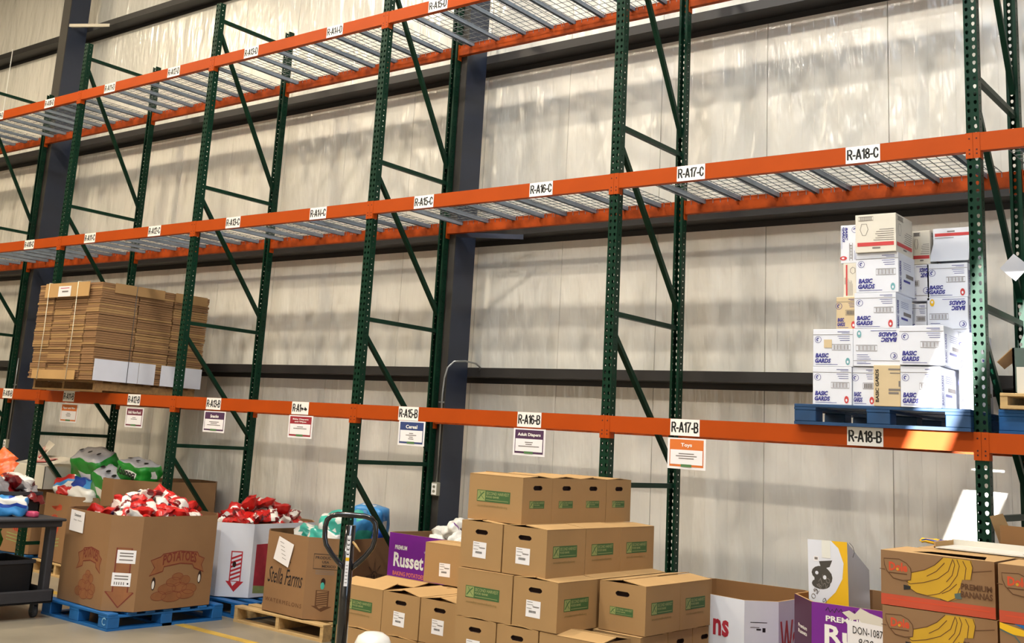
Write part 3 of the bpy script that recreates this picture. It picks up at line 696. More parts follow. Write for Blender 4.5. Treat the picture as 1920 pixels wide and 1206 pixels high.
# white striped-arrow bin ---------------------------------------------
WHB = [(-7.48, .22), (-6.97, .24), (-6.73, .45), (-6.79, 1.30), (-7.0, 1.47), (-7.38, 1.47), (-7.50, 1.30), (-7.53, .3)]
t, fr = bin_(WHB, 0.15, 0.83, 'white_board', 'carton_bin', 'white octagonal bin with a red striped arrow and a watermelon print, full of red bags')
K_ = fr[1]; W_ = K_.W; H_ = K_.H; b = MB()
def striped_arrow(b, K_, u0, u1, v0, v1, mo, mi):
    w_ = u1-u0; h_ = v1-v0; ar = [(u0+w_*.18, v1), (u0+w_*.82, v1), (u0+w_*.82, v0+h_*.26), (u1, v0+h_*.26), (u0+w_*.5, v0), (u0, v0+h_*.26), (u0+w_*.18, v0+h_*.26)]
    b.poly(K_, ar, mo); b.rect(K_, u0+w_*.24, u0+w_*.76, v0+h_*.27, v1-h_*.03, mi, 0.0013)
    n = 6
    for k in range(n):
        a = v0+h_*.27+(h_*.62)*k/n; c = h_*.62/n*.5
        rs = min(w_*.40, h_*.66/n*.9); b.poly(K_, [(u0+w_*.24, a), (u0+w_*.76, a+rs), (u0+w_*.76, min(a+rs+c, v1-h_*.03)), (u0+w_*.24, a+c)], mo, 0.0017)
    b.poly(K_, [(u0+w_*.28, v0+h_*.25), (u0+w_*.4, v0+h_*.14), (u0+w_*.62, v0+h_*.25)], mi, 0.0013)
striped_arrow(b, K_, W_*.28, W_*.82, H_*.07, H_*.62, 'stripe_red', 'white_board'); b.disc(K_, W_*.5, H_*.44, .018, .028, 'slot', 0.003); part('printing', b, t)
R_ = fr[2]; b = MB(); b.poly(R_, [(.05, .10), (.6, .05), (.6, .50), (.05, .49)], 'watermelon'); b.poly(R_, [(.05, .04), (.6, .0), (.6, .06), (.05, .11)], 'logo_light', 0.001); part('printing', b, t, 'watermelon picture')
# watermelon farm bin -----------------------------------------------------
STL = [(-6.17, .14), (-5.61, .11), (-5.31, .34), (-5.38, .93), (-5.56, 1.06), (-6.12, 1.08), (-6.32, .95), (-6.32, .28)]
t, fr = bin_(STL, 0.15, 0.835, 'carton_bin', 'carton_dark', 'brown watermelon bin with script lettering and teal packs inside, on a wooden pallet')
F_ = fr[0]; W_ = F_.W; H_ = F_.H; b = MB()
b.text(F_, 'Stella Farms', W_*.08, W_*.94, H_*.36, H_*.56, 'ink', 0.0, shear=0.35); b.text(F_, 'WATERMELONS', W_*.06, W_*.96, H_*.12, H_*.17, 'dark_line', 0.0, spacing=1.3)
for a in range(5): an = math.radians(200+35*a); b.stroke(F_, [(W_*.5, H_*.68), (W_*.5+.07*math.cos(an), H_*.68+.07*math.sin(an))], .006, 'ink')
part('printing', b, t)
b = MB(); fr2 = Frame(F_.p(W_*.20, H_*.66, 0.012), F_.u + F_.v*(-.25), F_.v + F_.u*.28, .3, .3); b.rect(fr2, 0, .22, 0, .21, 'paper', 0)
for k in range(5): b.rect(fr2, .03+.02*k, .09+.02*k, .17-.03*k, .174-.03*k, 'ink_soft', .001)
part('taped_note', b, t, 'tilted white paper note')
K_ = fr[1]; W_ = K_.W; H_ = K_.H; b = MB()
b.stroke(K_, [(W_*.16, H_*.62), (W_*.80, H_*.62), (W_*.80, H_*.80), (W_*.16, H_*.80)], .005, 'ink', closed=True)
b.text(K_, 'PRODUCT OF', W_*.2, W_*.76, H_*.74, H_*.775, 'ink', 0.01); b.text(K_, 'USA', W_*.36, W_*.52, H_*.69, H_*.72, 'ink', 0.02); b.text(K_, 'MEXICO', W_*.36, W_*.68, H_*.64, H_*.67, 'ink', 0.02)
for v in (.595, .575, .555): b.rect(K_, W_*.22, W_*.66, H_*v, H_*v+.004, 'ink_soft')
b.disc(K_, W_*.42, H_*.46, .02, .035, 'slot', .002); b.disc(K_, W_*.41, H_*.415, .018, .03, 'teal', .0025)
striped_arrow(b, K_, W_*.18, W_*.66, H_*.10, H_*.36, 'dark_line', 'carton_bin'); part('printing', b, t)
R_ = fr[2]; W_ = R_.W; H_ = R_.H; b = MB(); pts = []
for k in range(16):
    r = 0.16 if k % 4 == 0 else (0.13 if k % 2 == 0 else 0.045); a = PI/2+2*PI*k/16; pts.append((W_*.62+r*math.cos(a), H_*.52+r*math.sin(a)))
b.stroke(R_, pts, .006, 'ink', closed=True); b.ring(R_, W_*.62, H_*.52, .04, .04, .006, 'ink')
for k in range(8): a = PI/2+2*PI*k/8; b.stroke(R_, [(W_*.62, H_*.52), (W_*.62+.12*math.cos(a), H_*.52+.12*math.sin(a))], .004, 'ink')
part('printing', b, t)
# purple potato bins ------------------------------------------------------------------
def russet_print(b, F_, W_, H_, full=True):
    b.text(F_, 'PREMIUM', W_*.09, W_*.26, H_*.83, H_*.875, 'white_label', 0.03); b.text(F_, 'Russet', W_*.08, W_*.50, H_*.65, H_*.80, 'white_label', 0.03)
    b.text(F_, 'BAKING POTATOES', W_*.08, W_*.52, H_*.56, H_*.605, 'salmon', 0.02); b.text(F_, 'U.S. NO. 1', W_*.50, W_*.60, H_*.83, H_*.85, 'white_label', 0.01)
    n = 12; cv = [(W_*(k/n), H_*(.50-.10*math.sin(PI*k/n*.9))) for k in range(n+1)]; b.stroke(F_, cv, .01, 'salmon')
    cv2 = [(W_*(k/n), H_*(.46-.13*math.sin(PI*k/n*.9))) for k in range(n+1)]; b.stroke(F_, cv2, .008, 'salmon'); b.poly(F_, [(0, 0), (W_, 0), (W_, H_*.30)] + list(reversed([(u, v-.02) for u, v in cv2])), 'tan_board', 0.0008)
    for k in range(9): b.disc(F_, W_*(.08+.1*k), H_*(.2+.04*math.sin(k*2.1)), .06, .045, 'carton_bin', 0.0011+k*1e-5); b.ring(F_, W_*(.08+.1*k), H_*(.2+.04*math.sin(k*2.1)), .06, .045, .004, 'dark_line', 0.0014)
RU1 = [(-4.98, .47), (-4.15, .45), (-3.97, .62), (-3.97, 1.05), (-4.2, 1.28), (-4.72, 1.28), (-4.93, 1.03), (-5.0, .56)]
t, fr = bin_(RU1, 0.145, 0.935, 'purple', 'carton_bin', 'purple russet potato bin full of white rounded bags, behind the brown boxes')
b = MB(); russet_print(b, fr[0], fr[0].W, fr[0].H); part('printing', b, t)
RU2 = [(-.99, -.30), (-.78, -.56), (-.25, -.52), (-.09, -.36), (-.09, .28), (-.25, .46), (-.80, .46), (-.98, .28)]
t, fr = bin_(RU2, 0.14, 1.0, 'purple', 'carton_bin', 'purple russet potato bin with a handwritten note, beside the banana boxes')
b = MB(); F2 = fr[1]; W_, H_ = F2.W*1.25, F2.H; g = Frame(F2.p(.02, -.02, 0), F2.u, F2.v, F2.W, F2.H); 
b.text(g, 'PREMIUM', W_*.09, W_*.42, H_*.915, H_*.95, 'white_label', 0.03); b.text(g, 'Russet', W_*.08, W_*.75, H_*.775, H_*.895, 'white_label', 0.03); b.text(g, 'BAKING POTATOES', W_*.09, W_*.75, H_*.70, H_*.74, 'salmon', 0.02)
b.stroke(g, [(.06+.012*k, H_*.985+(.014 if k % 2 else -.010)*(1 if k % 3 else .4)) for k in range(15)], .005, 'ink')
# torn paper scar
b.poly(g, [(a_, c_+.06) for a_, c_ in [(.15, .785), (.19, .80), (.22, .785), (.25, .82), (.30, .80), (.36, .785), (.42, .75), (.50, .70), (.50, .65), (.46, .70), (.43, .66), (.40, .71), (.36, .69), (.33, .74), (.28, .725), (.24, .76), (.2, .75)]], 'cream_board', 0.0022); part('printing', b, t)
b = MB(); K_ = fr[0]; b.rect(K_, 0, K_.W, 0, K_.H, 'purple_dark', 0.0007); b.text(K_, 'Premium', K_.W*.25, K_.W*.75, K_.H*.80, K_.H*.825, 'white_label', 0.02); b.text(K_, 'Russets', K_.W*.25, K_.W*.75, K_.H*.765, K_.H*.79, 'white_label', 0.02); part('printing', b, t)
b = MB(); g2 = Frame(F2.p(.20, .655, 0.006), F2.u+Vector((0, 0, -.05)), F2.v, .3, .2); b.rect(g2, 0, .30, -.12, .135, 'paper', 0)
b.text(g2, 'DON-1087', .03, .19, .07, .11, 'ink', 0.0); b.text(g2, '9/28', .06, .14, .01, .05, 'ink', 0.0, shear=.3); part('taped_note', b, t, 'white handwritten paper note')
# white melon bin
MEL = [(-1.98, .02), (-1.60, -.13), (-1.37, -.17), (-1.22, 0.0), (-1.21, .62), (-1.38, .82), (-2.03, .76), (-2.2, .55), (-2.2, .12)]
t, fr = bin_(MEL, 0.14, 0.90, 'white_board', 'carton_in', 'white melon bin, empty and brown inside, right of the big box pile')
b = MB(); F_ = fr[1]; b.text(F_, 'ns', .0, .12, .52, .62, 'stripe_red', 0.03); b.text(F_, 'ns', .005, .115, .525, .615, 'watermelon', 0.0, k=.003); b.rect(F_, 0, .2, .42, .428, 'stripe_red')
part('printing', b, t); b = MB(); K_ = fr[2]; b.rect(K_, .04, .15, .63, .634, 'ink'); b.rect(K_, .04, .10, .60, .604, 'ink_soft'); b.rect(K_, .08, .11, .585, .595, 'ink'); b.rect(K_, .12, .14, .575, .60, 'ink'); striped_arrow(b, K_, .04, .16, .12, .44, 'stripe_red', 'white_board')
part('printing', b, t); b = MB(); R_ = fr[3]; b.text(R_, 'Wat', .02, .34, .40, .64, 'stripe_red', 0.02); part('printing', b, t)
# pumpkin bins
def pumpkin_print(b, fr, cu, cv, r):
    b.disc(fr, cu, cv, r, r*.9, 'dole_stripe', 0.0012, 18)
    for s_ in (-.6, -.2, .2, .6): b.stroke(fr, [(cu+s_*r*.4, cv+r*.85), (cu+s_*r*1.1, cv), (cu+s_*r*.5, cv-r*.85)], .008, 'red_print')
    b.poly(fr, [(cu-r*.9, cv+r*1.5), (cu-r*.2, cv+r*1.3), (cu+r*.6, cv+r*1.8), (cu+r*1.1, cv+r*1.7), (cu+r*1.1, cv+r*1.35), (cu+r*.3, cv+r*1.2)], 'dole_stripe', .0012)
    for k in range(3): b.stroke(fr, [(cu-r*1.3, cv-r*(1.05+.28*k)), (cu, cv-r*(1.2+.28*k)), (cu+r*1.3, cv-r*(1.0+.28*k))], .012, 'logo_light')
PUM = [(-10.08, .22), (-9.47, .16), (-9.22, .40), (-9.22, 1.05), (-9.4, 1.25), (-9.95, 1.25), (-10.09, 1.1), (-10.1, .4)]
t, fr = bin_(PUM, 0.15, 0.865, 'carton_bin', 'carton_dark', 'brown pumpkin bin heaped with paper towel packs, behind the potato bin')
b = MB(); pumpkin_print(b, fr[0], .28, .38, .13); part('printing', b, t)
b = MB(); pumpkin_print(b, fr[1], .2, .38, .13); part('printing', b, t)
PU2 = [(-11.4, .18), (-10.75, .16), (-10.35, .25), (-10.28, .5), (-10.3, 1.1), (-10.6, 1.3), (-11.2, 1.3), (-11.42, 1.1)]
t, fr = bin_(PU2, 0.15, 0.88, 'carton_bin', 'carton_dark', 'brown pumpkin bin behind the cart at the left edge')
b = MB(); pumpkin_print(b, fr[1], .2, .35, .13); part('printing', b, t); b = MB(); pumpkin_print(b, fr[0], .35, .35, .13); part('printing', b, t)
# plain brown tall bin
PLN = [(-9.08, .27), (-8.86, .26), (-8.42, .54), (-8.43, 1.30), (-8.66, 1.50), (-8.95, 1.50), (-9.12, 1.35), (-9.13, .35)]
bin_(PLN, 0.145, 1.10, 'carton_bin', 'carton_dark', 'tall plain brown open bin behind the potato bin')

# ------------------------------------------------------------------ soft goods
def pillow_mesh(W, L, T, mfun, seed, nx=9, ny=12, crumple=0.012, name='bag'):
    rnd = random.Random(seed); b = MB(); vs = []
    ph = [rnd.uniform(0, 6.28) for _ in range(6)]
    for side_ in (1, -1):
        for j in range(ny+1):
            for i in range(nx+1):
                u = i/nx*2-1; v = j/ny*2-1
                prof = (max(0, 1-abs(u)**2.6)**0.5) * (max(0, 1-abs(v)**3.5))**0.7
                wv = 1-0.10*(1-abs(v))
                z = side_*T/2*prof*(1+0.16*math.sin(4*u+ph[0])+0.14*math.sin(5*v+ph[1])) + crumple*math.sin(7*u+ph[2])*math.sin(6*v+ph[3]) + 0.008*math.sin(2.5*v+ph[4])
                vs.append((u*W/2*wv + crumple*.6*math.sin(9*v+ph[5]), v*L/2, z))
    n1 = (nx+1)*(ny+1)
    def key(i, j): return j*(nx+1)+i
    for side_ in (0, 1):
        for j in range(ny):
            for i in range(nx):
                q = [key(i, j), key(i+1, j), key(i+1, j+1), key(i, j+1)]
                if side_: q = [n1+k for k in reversed(q)]
                m = mfun((i+.5)/nx, (j+.5)/ny, side_); k = b.mi(m); b.f.append(tuple(q)); b.m.append(k); b.smooth.append(True)
    b.v = vs; return b.mesh(name)
def chips(u, v, s):
    if v < .08 or v > .92: return 'bag_red'
    if .32 < v < .45 and .2 < u < .8: return 'bag_navy'
    if .25 < v < .72 and .12 < u < .88: return 'bag_white'
    return 'bag_red'
def chips2(u, v, s):
    if v < .12 or v > .9: return 'bag_white'
    if .45 < v < .62: return 'bag_red' if u < .7 else 'bag_navy'
    if u < .12 or u > .88: return 'bag_maroon'
    return 'bag_white'
def chips3(u, v, s): return 'bag_maroon' if (u+v) % 0.7 < .2 else ('bag_red' if v > .3 else 'bag_white')
def chips4(u, v, s): return 'bag_red' if not (.4 < v < .6 and .2 < u < .8) else 'bag_white'
bagm = [pillow_mesh(.17, .23, .095, f_, k, crumple=.006, name='snack_bag') for k, f_ in enumerate((chips, chips2, chips3, chips4, chips2, chips4))]
def heap(cx, cy, wx, wy, zbase, peak, n, meshes, label, group, name, cat, seed, tilt=0.7, minlay=2, pk=None):
    rnd = random.Random(seed); pk = pk or (cx, cy); placed = []
    for k in range(n):
        for _ in range(30):
            x = cx+rnd.uniform(-wx, wx)/2; y = cy+rnd.uniform(-wy, wy)/2
            if all((x-a)**2+(y-c)**2 > 0.0105 for a, c in placed[-14:]): break
        placed.append((x, y))
        d = math.hypot((x-pk[0])/(wx*.55), (y-pk[1])/(wy*.55)); z = zbase + peak*max(0, 1-d*d) - rnd.choice((0, 0.0, .05))
        o = link(name, rnd.choice(meshes), None, (x, y, z)); o.rotation_euler = (rnd.uniform(-tilt, tilt), rnd.uniform(-tilt, tilt), rnd.uniform(0, 6.28))
        tag(o, label, cat, group)
heap(-7.07, -.50, .66, .76, .88, .20, 46, bagm, 'red and white snack bag heaped in the brown potato bin', 'snack bags in the potato bin', 'snack_bag', 'snack bag', 3)
heap(-7.12, .84, .46, .84, .79, .21, 36, bagm[:1]+bagm[2:4]+bagm[2:3]+bagm[5:], 'red and white snack bag heaped in the white bin', 'snack bags in the white bin', 'snack_bag', 'snack bag', 5)
# white rounded packs in the left purple bin
def wht(u, v, s): return 'purple' if v > .93 and s == 0 else 'white_film'
whm = [pillow_mesh(.12, .17, .10, wht, 20+k, name='white_pack', crumple=.006) for k in range(3)]
heap(-4.34, .84, .56, .60, .935, .12, 34, whm, 'white rounded pack heaped in the left purple bin', 'white packs in the purple bin', 'white_pack', 'pack', 8, tilt=.9)
def softbox(W, L, H, mfun, seed, name, n=6, puff=.12, cr=.012):
    """puffy wrapped pack"""
    rnd = random.Random(seed); ph = [rnd.uniform(0, 6.28) for _ in range(6)]; b = MB(); b.v = []; idx = {}
    def V(i, j, k):
        if (i, j, k) in idx: return idx[(i, j, k)]
        u, v, w_ = i/n*2-1, j/n*2-1, k/n*2-1; q = 7
        r = (abs(u)**q+abs(v)**q+abs(w_)**q)**(1/q) or 1; m_ = max(abs(u), abs(v), abs(w_)); s_ = m_/r
        x, y, z = u*s_, v*s_, w_*s_; g = 1+puff*(1-abs(u*v) if abs(w_) == 1 else (1-abs(v*w_) if abs(u) == 1 else 1-abs(u*w_)))*.5
        x = x*W/2*g + cr*math.sin(6*v+ph[0]+3*w_); y = y*L/2*g + cr*math.sin(5*w_+ph[1]+4*u); z = z*H/2*g + cr*math.sin(6*u+ph[2]+3*v)
        idx[(i, j, k)] = len(b.v); b.v.append((x, y, z+H/2)); return idx[(i, j, k)]
    for ax in range(3):
        for sd in (0, n):
            for a in range(n):
                for c in range(n):
                    P4 = []
                    for da, dc in ((0,0),(1,0),(1,1),(0,1)):
                        ijk = [0,0,0]; ijk[ax] = sd; ijk[(ax+1) % 3] = a+da; ijk[(ax+2) % 3] = c+dc; P4.append(V(*ijk))
                    if sd == 0: P4.reverse()
                    b.f.append(tuple(P4)); b.m.append(b.mi(mfun(ax, sd > 0, (a+.5)/n, (c+.5)/n))); b.smooth.append(True)
    return b.mesh(name)
def soft(name, dims, mfun, seed, loc, rot, label, cat, group=None, n=6, puff=.12, cr=.012):
    o = link(name, softbox(*dims, mfun, seed, name, n, puff, cr), None, loc); o.rotation_euler = rot; return tag(o, label, cat, group)
tl = lambda ax, sd, a, c: 'teal' if (a+c) % .8 > .25 else 'white_film'
soft('diaper_pack', (.26, .20, .30), tl, 1, (-5.78, .70, .74), (.4, -.35, .6), 'teal and white diaper pack leaning up highest in the watermelon bin', 'pack')
soft('diaper_pack', (.30, .22, .18), tl, 2, (-6.05, .55, .68), (.15, .25, .2), 'teal and white pack lying at the left in the watermelon bin', 'pack')
soft('diaper_pack', (.30, .22, .18), lambda ax, sd, a, c: 'white_film' if c > .5 else 'teal', 3, (-5.70, .40, .69), (-.2, .1, .3), 'white and teal pack at the front of the watermelon bin', 'pack')
soft('diaper_pack', (.20, .18, .34), lambda ax, sd, a, c: 'teal' if c < .7 else 'cyan_blue', 4, (-5.56, .66, .72), (.1, .35, -.3), 'teal pack with a dark teal top in the watermelon bin', 'pack')
soft('diaper_box', (.32, .20, .30), lambda ax, sd, a, c: 'cyan_blue' if not (.3 < a < .6 and .3 < c < .6) else 'white_film', 5, (-5.66, .93, .80), (.10, .08, .2), 'bright blue pack standing at the back of the watermelon bin', 'pack', None, 8, .03, .004)
soft('diaper_pack', (.14, .22, .12), lambda ax, sd, a, c: 'deep_blue', 6, (-5.47, .80, .76), (.1, .1, .1), 'dark blue pack at the right edge of the watermelon bin', 'pack')
# paper towels and packs over the left bins
def towel(name, loc, rot, seed, label, dims, txt=None):
    f_ = lambda ax, sd, a, c: ('film_grey' if (ax == 2 and sd) else ('grass_green' if not (.35 < a < .65 and .4 < c < .8) else 'white_film'))
    t = empty(name, loc, label, 'paper towels', None, rot=rot)
    o = link('wrapped_pack', softbox(*dims, f_, seed, 'wrapped_pack', 8, .1, .012), t)
    b = MB(); W, L, H = dims; fr = Frame((-W/2, -L/2, 0), (1, 0, 0), (0, 1, 0), W, L)
    for i in range(3):
        b.disc(Frame((0, 0, H*1.06+.008), (1, 0, 0), (0, 1, 0)), (i-1)*W*.3, -L*.12, .022, .03, 'ink', .001)
    part('roll_core', b, t)
    if txt:
        b = MB(); fr = Frame((W/2*.86, -L*.55-.02, H*.9), (-1, 0, 0), (0, 0, -1), W, H); b.text(fr, txt, W*.06, W*.72, H*.10, H*.62, 'black', 0.03, shear=.15, k=.02); part('lettering', b, t)
    return t
towel('paper_towel_pack', (-9.72, .66, .95), (.42, .10, .10), 11, 'largest green paper towel pack with a grey top, leaning over the pumpkin bin', (.52, .34, .42))
towel('paper_towel_pack', (-9.30, .52, .80), (.35, .40, .1), 12, 'green and white paper towel pack sagging over the bin corner', (.36, .26, .40))
towel('paper_towel_pack', (-8.90, .60, 1.09), (.15, .16, .12), 13, 'green paper towel pack with upside-down Bounty lettering on the plain bin', (.44, .30, .20), 'Bounty')
soft('blue_pack', (.34, .24, .16), lambda ax, sd, a, c: 'deep_blue' if c < .6 else 'cyan_blue', 14, (-9.62, .44, .88), (-.2, .1, .1), 'deep blue pack under the big paper towel pack', 'pack')
soft('white_sack', (.46, .28, .16), lambda ax, sd, a, c: 'white_film', 15, (-9.55, .38, .78), (-.2, .05, 0), 'white plastic sack lying over the front of the pumpkin bin', 'bag')
soft('wipes_pack', (.34, .2, .2), lambda ax, sd, a, c: 'white_film' if a < .5 else ('cyan_blue' if a < .75 else 'bag_red'), 16, (-9.93, .42, .85), (-.3, -.3, .3), 'white pack with blue and red end at the left of the pumpkin bin', 'pack')
soft('red_pack', (.18, .14, .10), lambda ax, sd, a, c: 'bag_red', 17, (-9.78, .28, .845), (-.2, .1, .4), 'small red pack at the front edge of the pumpkin bin', 'pack')
# white arrow carton on the left pumpkin bin
def open_white_carton():
    t = empty('white_carton', (-10.95, .25, .88), 'white open carton with red striped arrows standing on the left pumpkin bin', 'box')
    b = MB(); W, L, H = .72, .8, .26; b.box(0, W, 0, .006, 0, H, 'cream_board'); b.box(0, W, L-.006, L, 0, H, 'cream_board'); b.box(0, .006, 0, L, 0, H, 'cream_board'); b.box(W-.006, W, 0, L, 0, H, 'cream_board'); b.box(0, W, 0, L, 0, .006, 'cream_board'); part('body', b, t)
    b = MB(); b.add([(0, 0, H), (W, 0, H), (W*.95, .42, H+.10), (.05, .42, H+.10)], [(0,1,2,3)], 'cream_board'); fr = Frame((0.1, .08, H+.03), (1, 0, 0), (0, .42, .10), 1, 1); striped_arrow(b, fr, .1, .45, .0, .22, 'stripe_red', 'cream_board'); part('lid_flap', b, t)
    b = MB(); b.add([(0, .3, H+.02), (.25, .2, H+.05), (.3, .34, H+.24), (.02, .42, H+.28)], [(0,1,2,3)], 'cream_board'); fr = Frame((.04, .28, H+.05), (.25, -.07, .02), (0, .1, .25), 1, 1); striped_arrow(b, fr, .0, .16, .0, .16, 'stripe_red', 'cream_board'); part('side_flap', b, t)
open_white_carton()

# ------------------------------------------------------------------ cart
def cart():
    t = empty('utility_cart', (-8.45, -2.0, 0), 'black plastic two-shelf utility cart at the left edge holding bags', 'cart')
    W, L = 1.10, .77
    def tray(z, h, nm, lip):
        b = MB(); b.box(0, W, 0, L, z-h, z-.02 if not lip else z-h+.03, 'cart_black')
        if lip:
            b.box(0, W, 0, .03, z-h, z, 'cart_black'); b.box(0, W, L-.03, L, z-h, z, 'cart_black'); b.box(0, .03, 0, L, z-h, z, 'cart_black'); b.box(W-.03, W, 0, L, z-h, z, 'cart_black')
        else: b.box(-.02, W+.03, -.02, L+.02, z-.025, z, 'cart_black')
        bevel(part(nm, b, t), .012, 2)
    tray(.85, .075, 'top_shelf', False); tray(.25, .115, 'bottom_shelf', True)
    for x in (.02, W-.12):
        for y in (.02, L-.10):
            b = MB(); s_ = .05 if x < .5 else -.05; b.obox(Matrix.Translation((x, y, 0)), 0, .09, 0, .07, .2, .8, 'cart_black'); bevel(part('leg', b, t), .012, 2)
    for x in (.1, W-.16):
        for y in (.08, L-.08):
            c = empty('caster', (x, y, 0), None, None); c.parent = t
            for k in ('label', 'category'):
                if k in c: del c[k]
            b = MB(); b.box(-.025, .025, -.022, .022, .105, .135, 'rubber'); b.box(-.03, .03, -.024, -.018, .04, .11, 'rubber'); b.box(-.03, .03, .018, .024, .04, .11, 'rubber'); part('fork', b, c)
            b = MB(); b.cyl((0, -.016, .05), (0, .016, .05), .05, 'rubber', 20); b.cyl((0, -.018, .05), (0, .018, .05), .026, 'conduit', 12); part('wheel', b, c)
cart()
soft('bread_bag', (.30, .20, .16), lambda ax, sd, a, c: 'cyan_blue' if a < .45 else ('deep_blue' if a < .7 else 'white_film'), 31, (-7.66, -1.60, .85), (0, 0, 1.1), 'blue and white striped bag on the cart top', 'bag')
soft('pink_carton', (.10, .07, .05), lambda ax, sd, a, c: 'pink', 32, (-7.50, -1.45, .85), (0, 0, .3), 'small pink packet on the cart top', 'packet', None, 4, .02, .002)
def crate(name, loc, W, L, H, label):
    t = empty(name, loc, label, 'crate'); b = MB()
    b.box(0, W, 0, L, 0, .01, 'black'); b.box(0, W, 0, .012, 0, H, 'black'); b.box(0, W, L-.012, L, 0, H, 'black'); b.box(0, .012, 0, L, 0, H, 'black'); b.box(W-.012, W, 0, L, 0, H, 'black'); part('body', b, t)
    b = MB(); b.box(-.012, W+.012, -.012, .0, H-.03, H, 'cart_black'); b.box(W, W+.012, 0, L, H-.03, H, 'cart_black'); b.box(-.012, 0, 0, L, H-.03, H, 'cart_black'); b.box(-.012, W+.012, L, L+.012, H-.03, H, 'cart_black'); part('rim', b, t)
crate('black_crate', (-8.22, -1.62, .85), .50, .36, .20, 'black crate of snack bags on the cart top')
crate('black_tote', (-8.0, -1.72, .165), .48, .36, .32, 'black tote on the lower shelf of the cart')
soft('green_pack', (.2, .16, .2), lambda ax, sd, a, c: 'grass_green', 33, (-8.1, -1.5, .50), (0, 0, 0.2), 'green pack on the tote in the lower cart shelf', 'pack')
bago = pillow_mesh(.2, .26, .09, lambda u, v, s: 'bag_orange' if v > .3 else 'bag_white', 41, name='snack_bag'); bags_ = pillow_mesh(.19, .25, .085, lambda u, v, s: 'bag_silver' if v < .6 else 'bag_maroon', 42, name='snack_bag')
heap(-7.97, -1.44, .40, .26, 1.08, .06, 12, [bagm[2], bags_, bagm[1], bags_], 'silver and red snack bag piled in the black crate on the cart', 'snack bags on the cart', 'snack_bag', 'snack bag', 12)
for k, (x, z) in enumerate(((-8.10, 1.19), (-8.16, 1.27))):
    o = link('snack_bag', bago, None, (x, -1.45, z)); o.rotation_euler = (1.2, .2+k*.3, .4); tag(o, ('lower' if k == 0 else 'upper')+' orange snack bag standing on the cart pile', 'snack bag')

# ------------------------------------------------------------------ pallet jack
def jack():
    X, Y = -3.24, -1.8; t = empty('pallet_jack', (X, Y, 0), 'black pallet jack handle standing in front of the boxes', 'pallet jack')
    b = MB(); b.tube([(0, 0, .30), (0, 0, 1.20)], [.036, .032], 'black_paint', 16); part('shaft', b, t)
    ax = Vector((math.cos(.62), math.sin(.62), 0))     # handle loop faces the aisle
    pts = []
    half = [(0, 1.262), (.085, 1.26), (.128, 1.248), (.152, 1.222), (.160, 1.18), (.157, 1.12), (.145, 1.075), (.105, 1.02), (.06, .975), (.02, .94)]
    full = [(-u, z) for u, z in reversed(half[1:])] + half
    b = MB(); b.tube([(ax.x*u, ax.y*u, z) for u, z in full], .0165, 'black_paint', 12); part('handle_loop', b, t)
    b = MB(); b.tube([(0, 0, 1.12), (.05, .0, 1.09), (.09, .01, 1.05)], [.006, .008, .005], 'carton_flap', 8); part('release_lever', b, t, 'bent brass-coloured lever')
    n = Vector((.62, -.78, 0)).normalized(); u = Vector((0, 0, 1)).cross(n)
    b = MB(); fr = Frame(Vector((0, 0, .84)) + n*.0362 - u*.011, u, (0, 0, 1), .022, .3); b.rect(fr, 0, .022, 0, .30, 'paper', 0); b.rect(fr, 0, .022, .15, .17, 'yellow', .001)
    for k in range(4): b.rect(fr, .003, .018, .185+.028*k, .20+.028*k, 'ink', .001); b.disc(fr, .011, .196+.028*k, .005, .005, 'paper', .0015)
    for k in range(6): b.rect(fr, .004, .018, .02+.02*k, .024+.02*k, 'ink_soft', .001)
    part('instruction_sticker', b, t, 'white instruction sticker')
    b = MB(); b.box(-.09, .09, -.08, .10, .10, .32, 'black_paint'); bevel(part('pump_body', b, t), .02, 2)
    for s_ in (-1, 1):
        b = MB(); b.box(.10, .72, .12*s_-.05, .12*s_+.05, .04, .09, 'black_paint'); part('fork', b, t)
        b = MB(); b.cyl((-.06*0, .05*s_-.02, .09), (0, .05*s_+.02, .09), .09, 'rubber', 20); part('wheel', b, t)
jack()
def dome():
    t = empty('white_tub', (-3.30, -1.45, 0), 'white domed tub peeking up at the bottom edge beside the pallet jack', 'tub')
    b = MB(); prof = [(.10, 0), (.115, .30), (.12, .42), (.118, .46), (.10, .50), (.06, .525), (.0, .532)]; n = 24; vs = []
    for r, z in prof: vs += [(r*math.cos(2*PI*k/n), r*math.sin(2*PI*k/n), z) for k in range(n)]
    fs = [(j*n+k, j*n+(k+1) % n, (j+1)*n+(k+1) % n, (j+1)*n+k) for j in range(len(prof)-1) for k in range(n)]
    b.add(vs, fs, 'white_film', True); part('body', b, t)
dome()

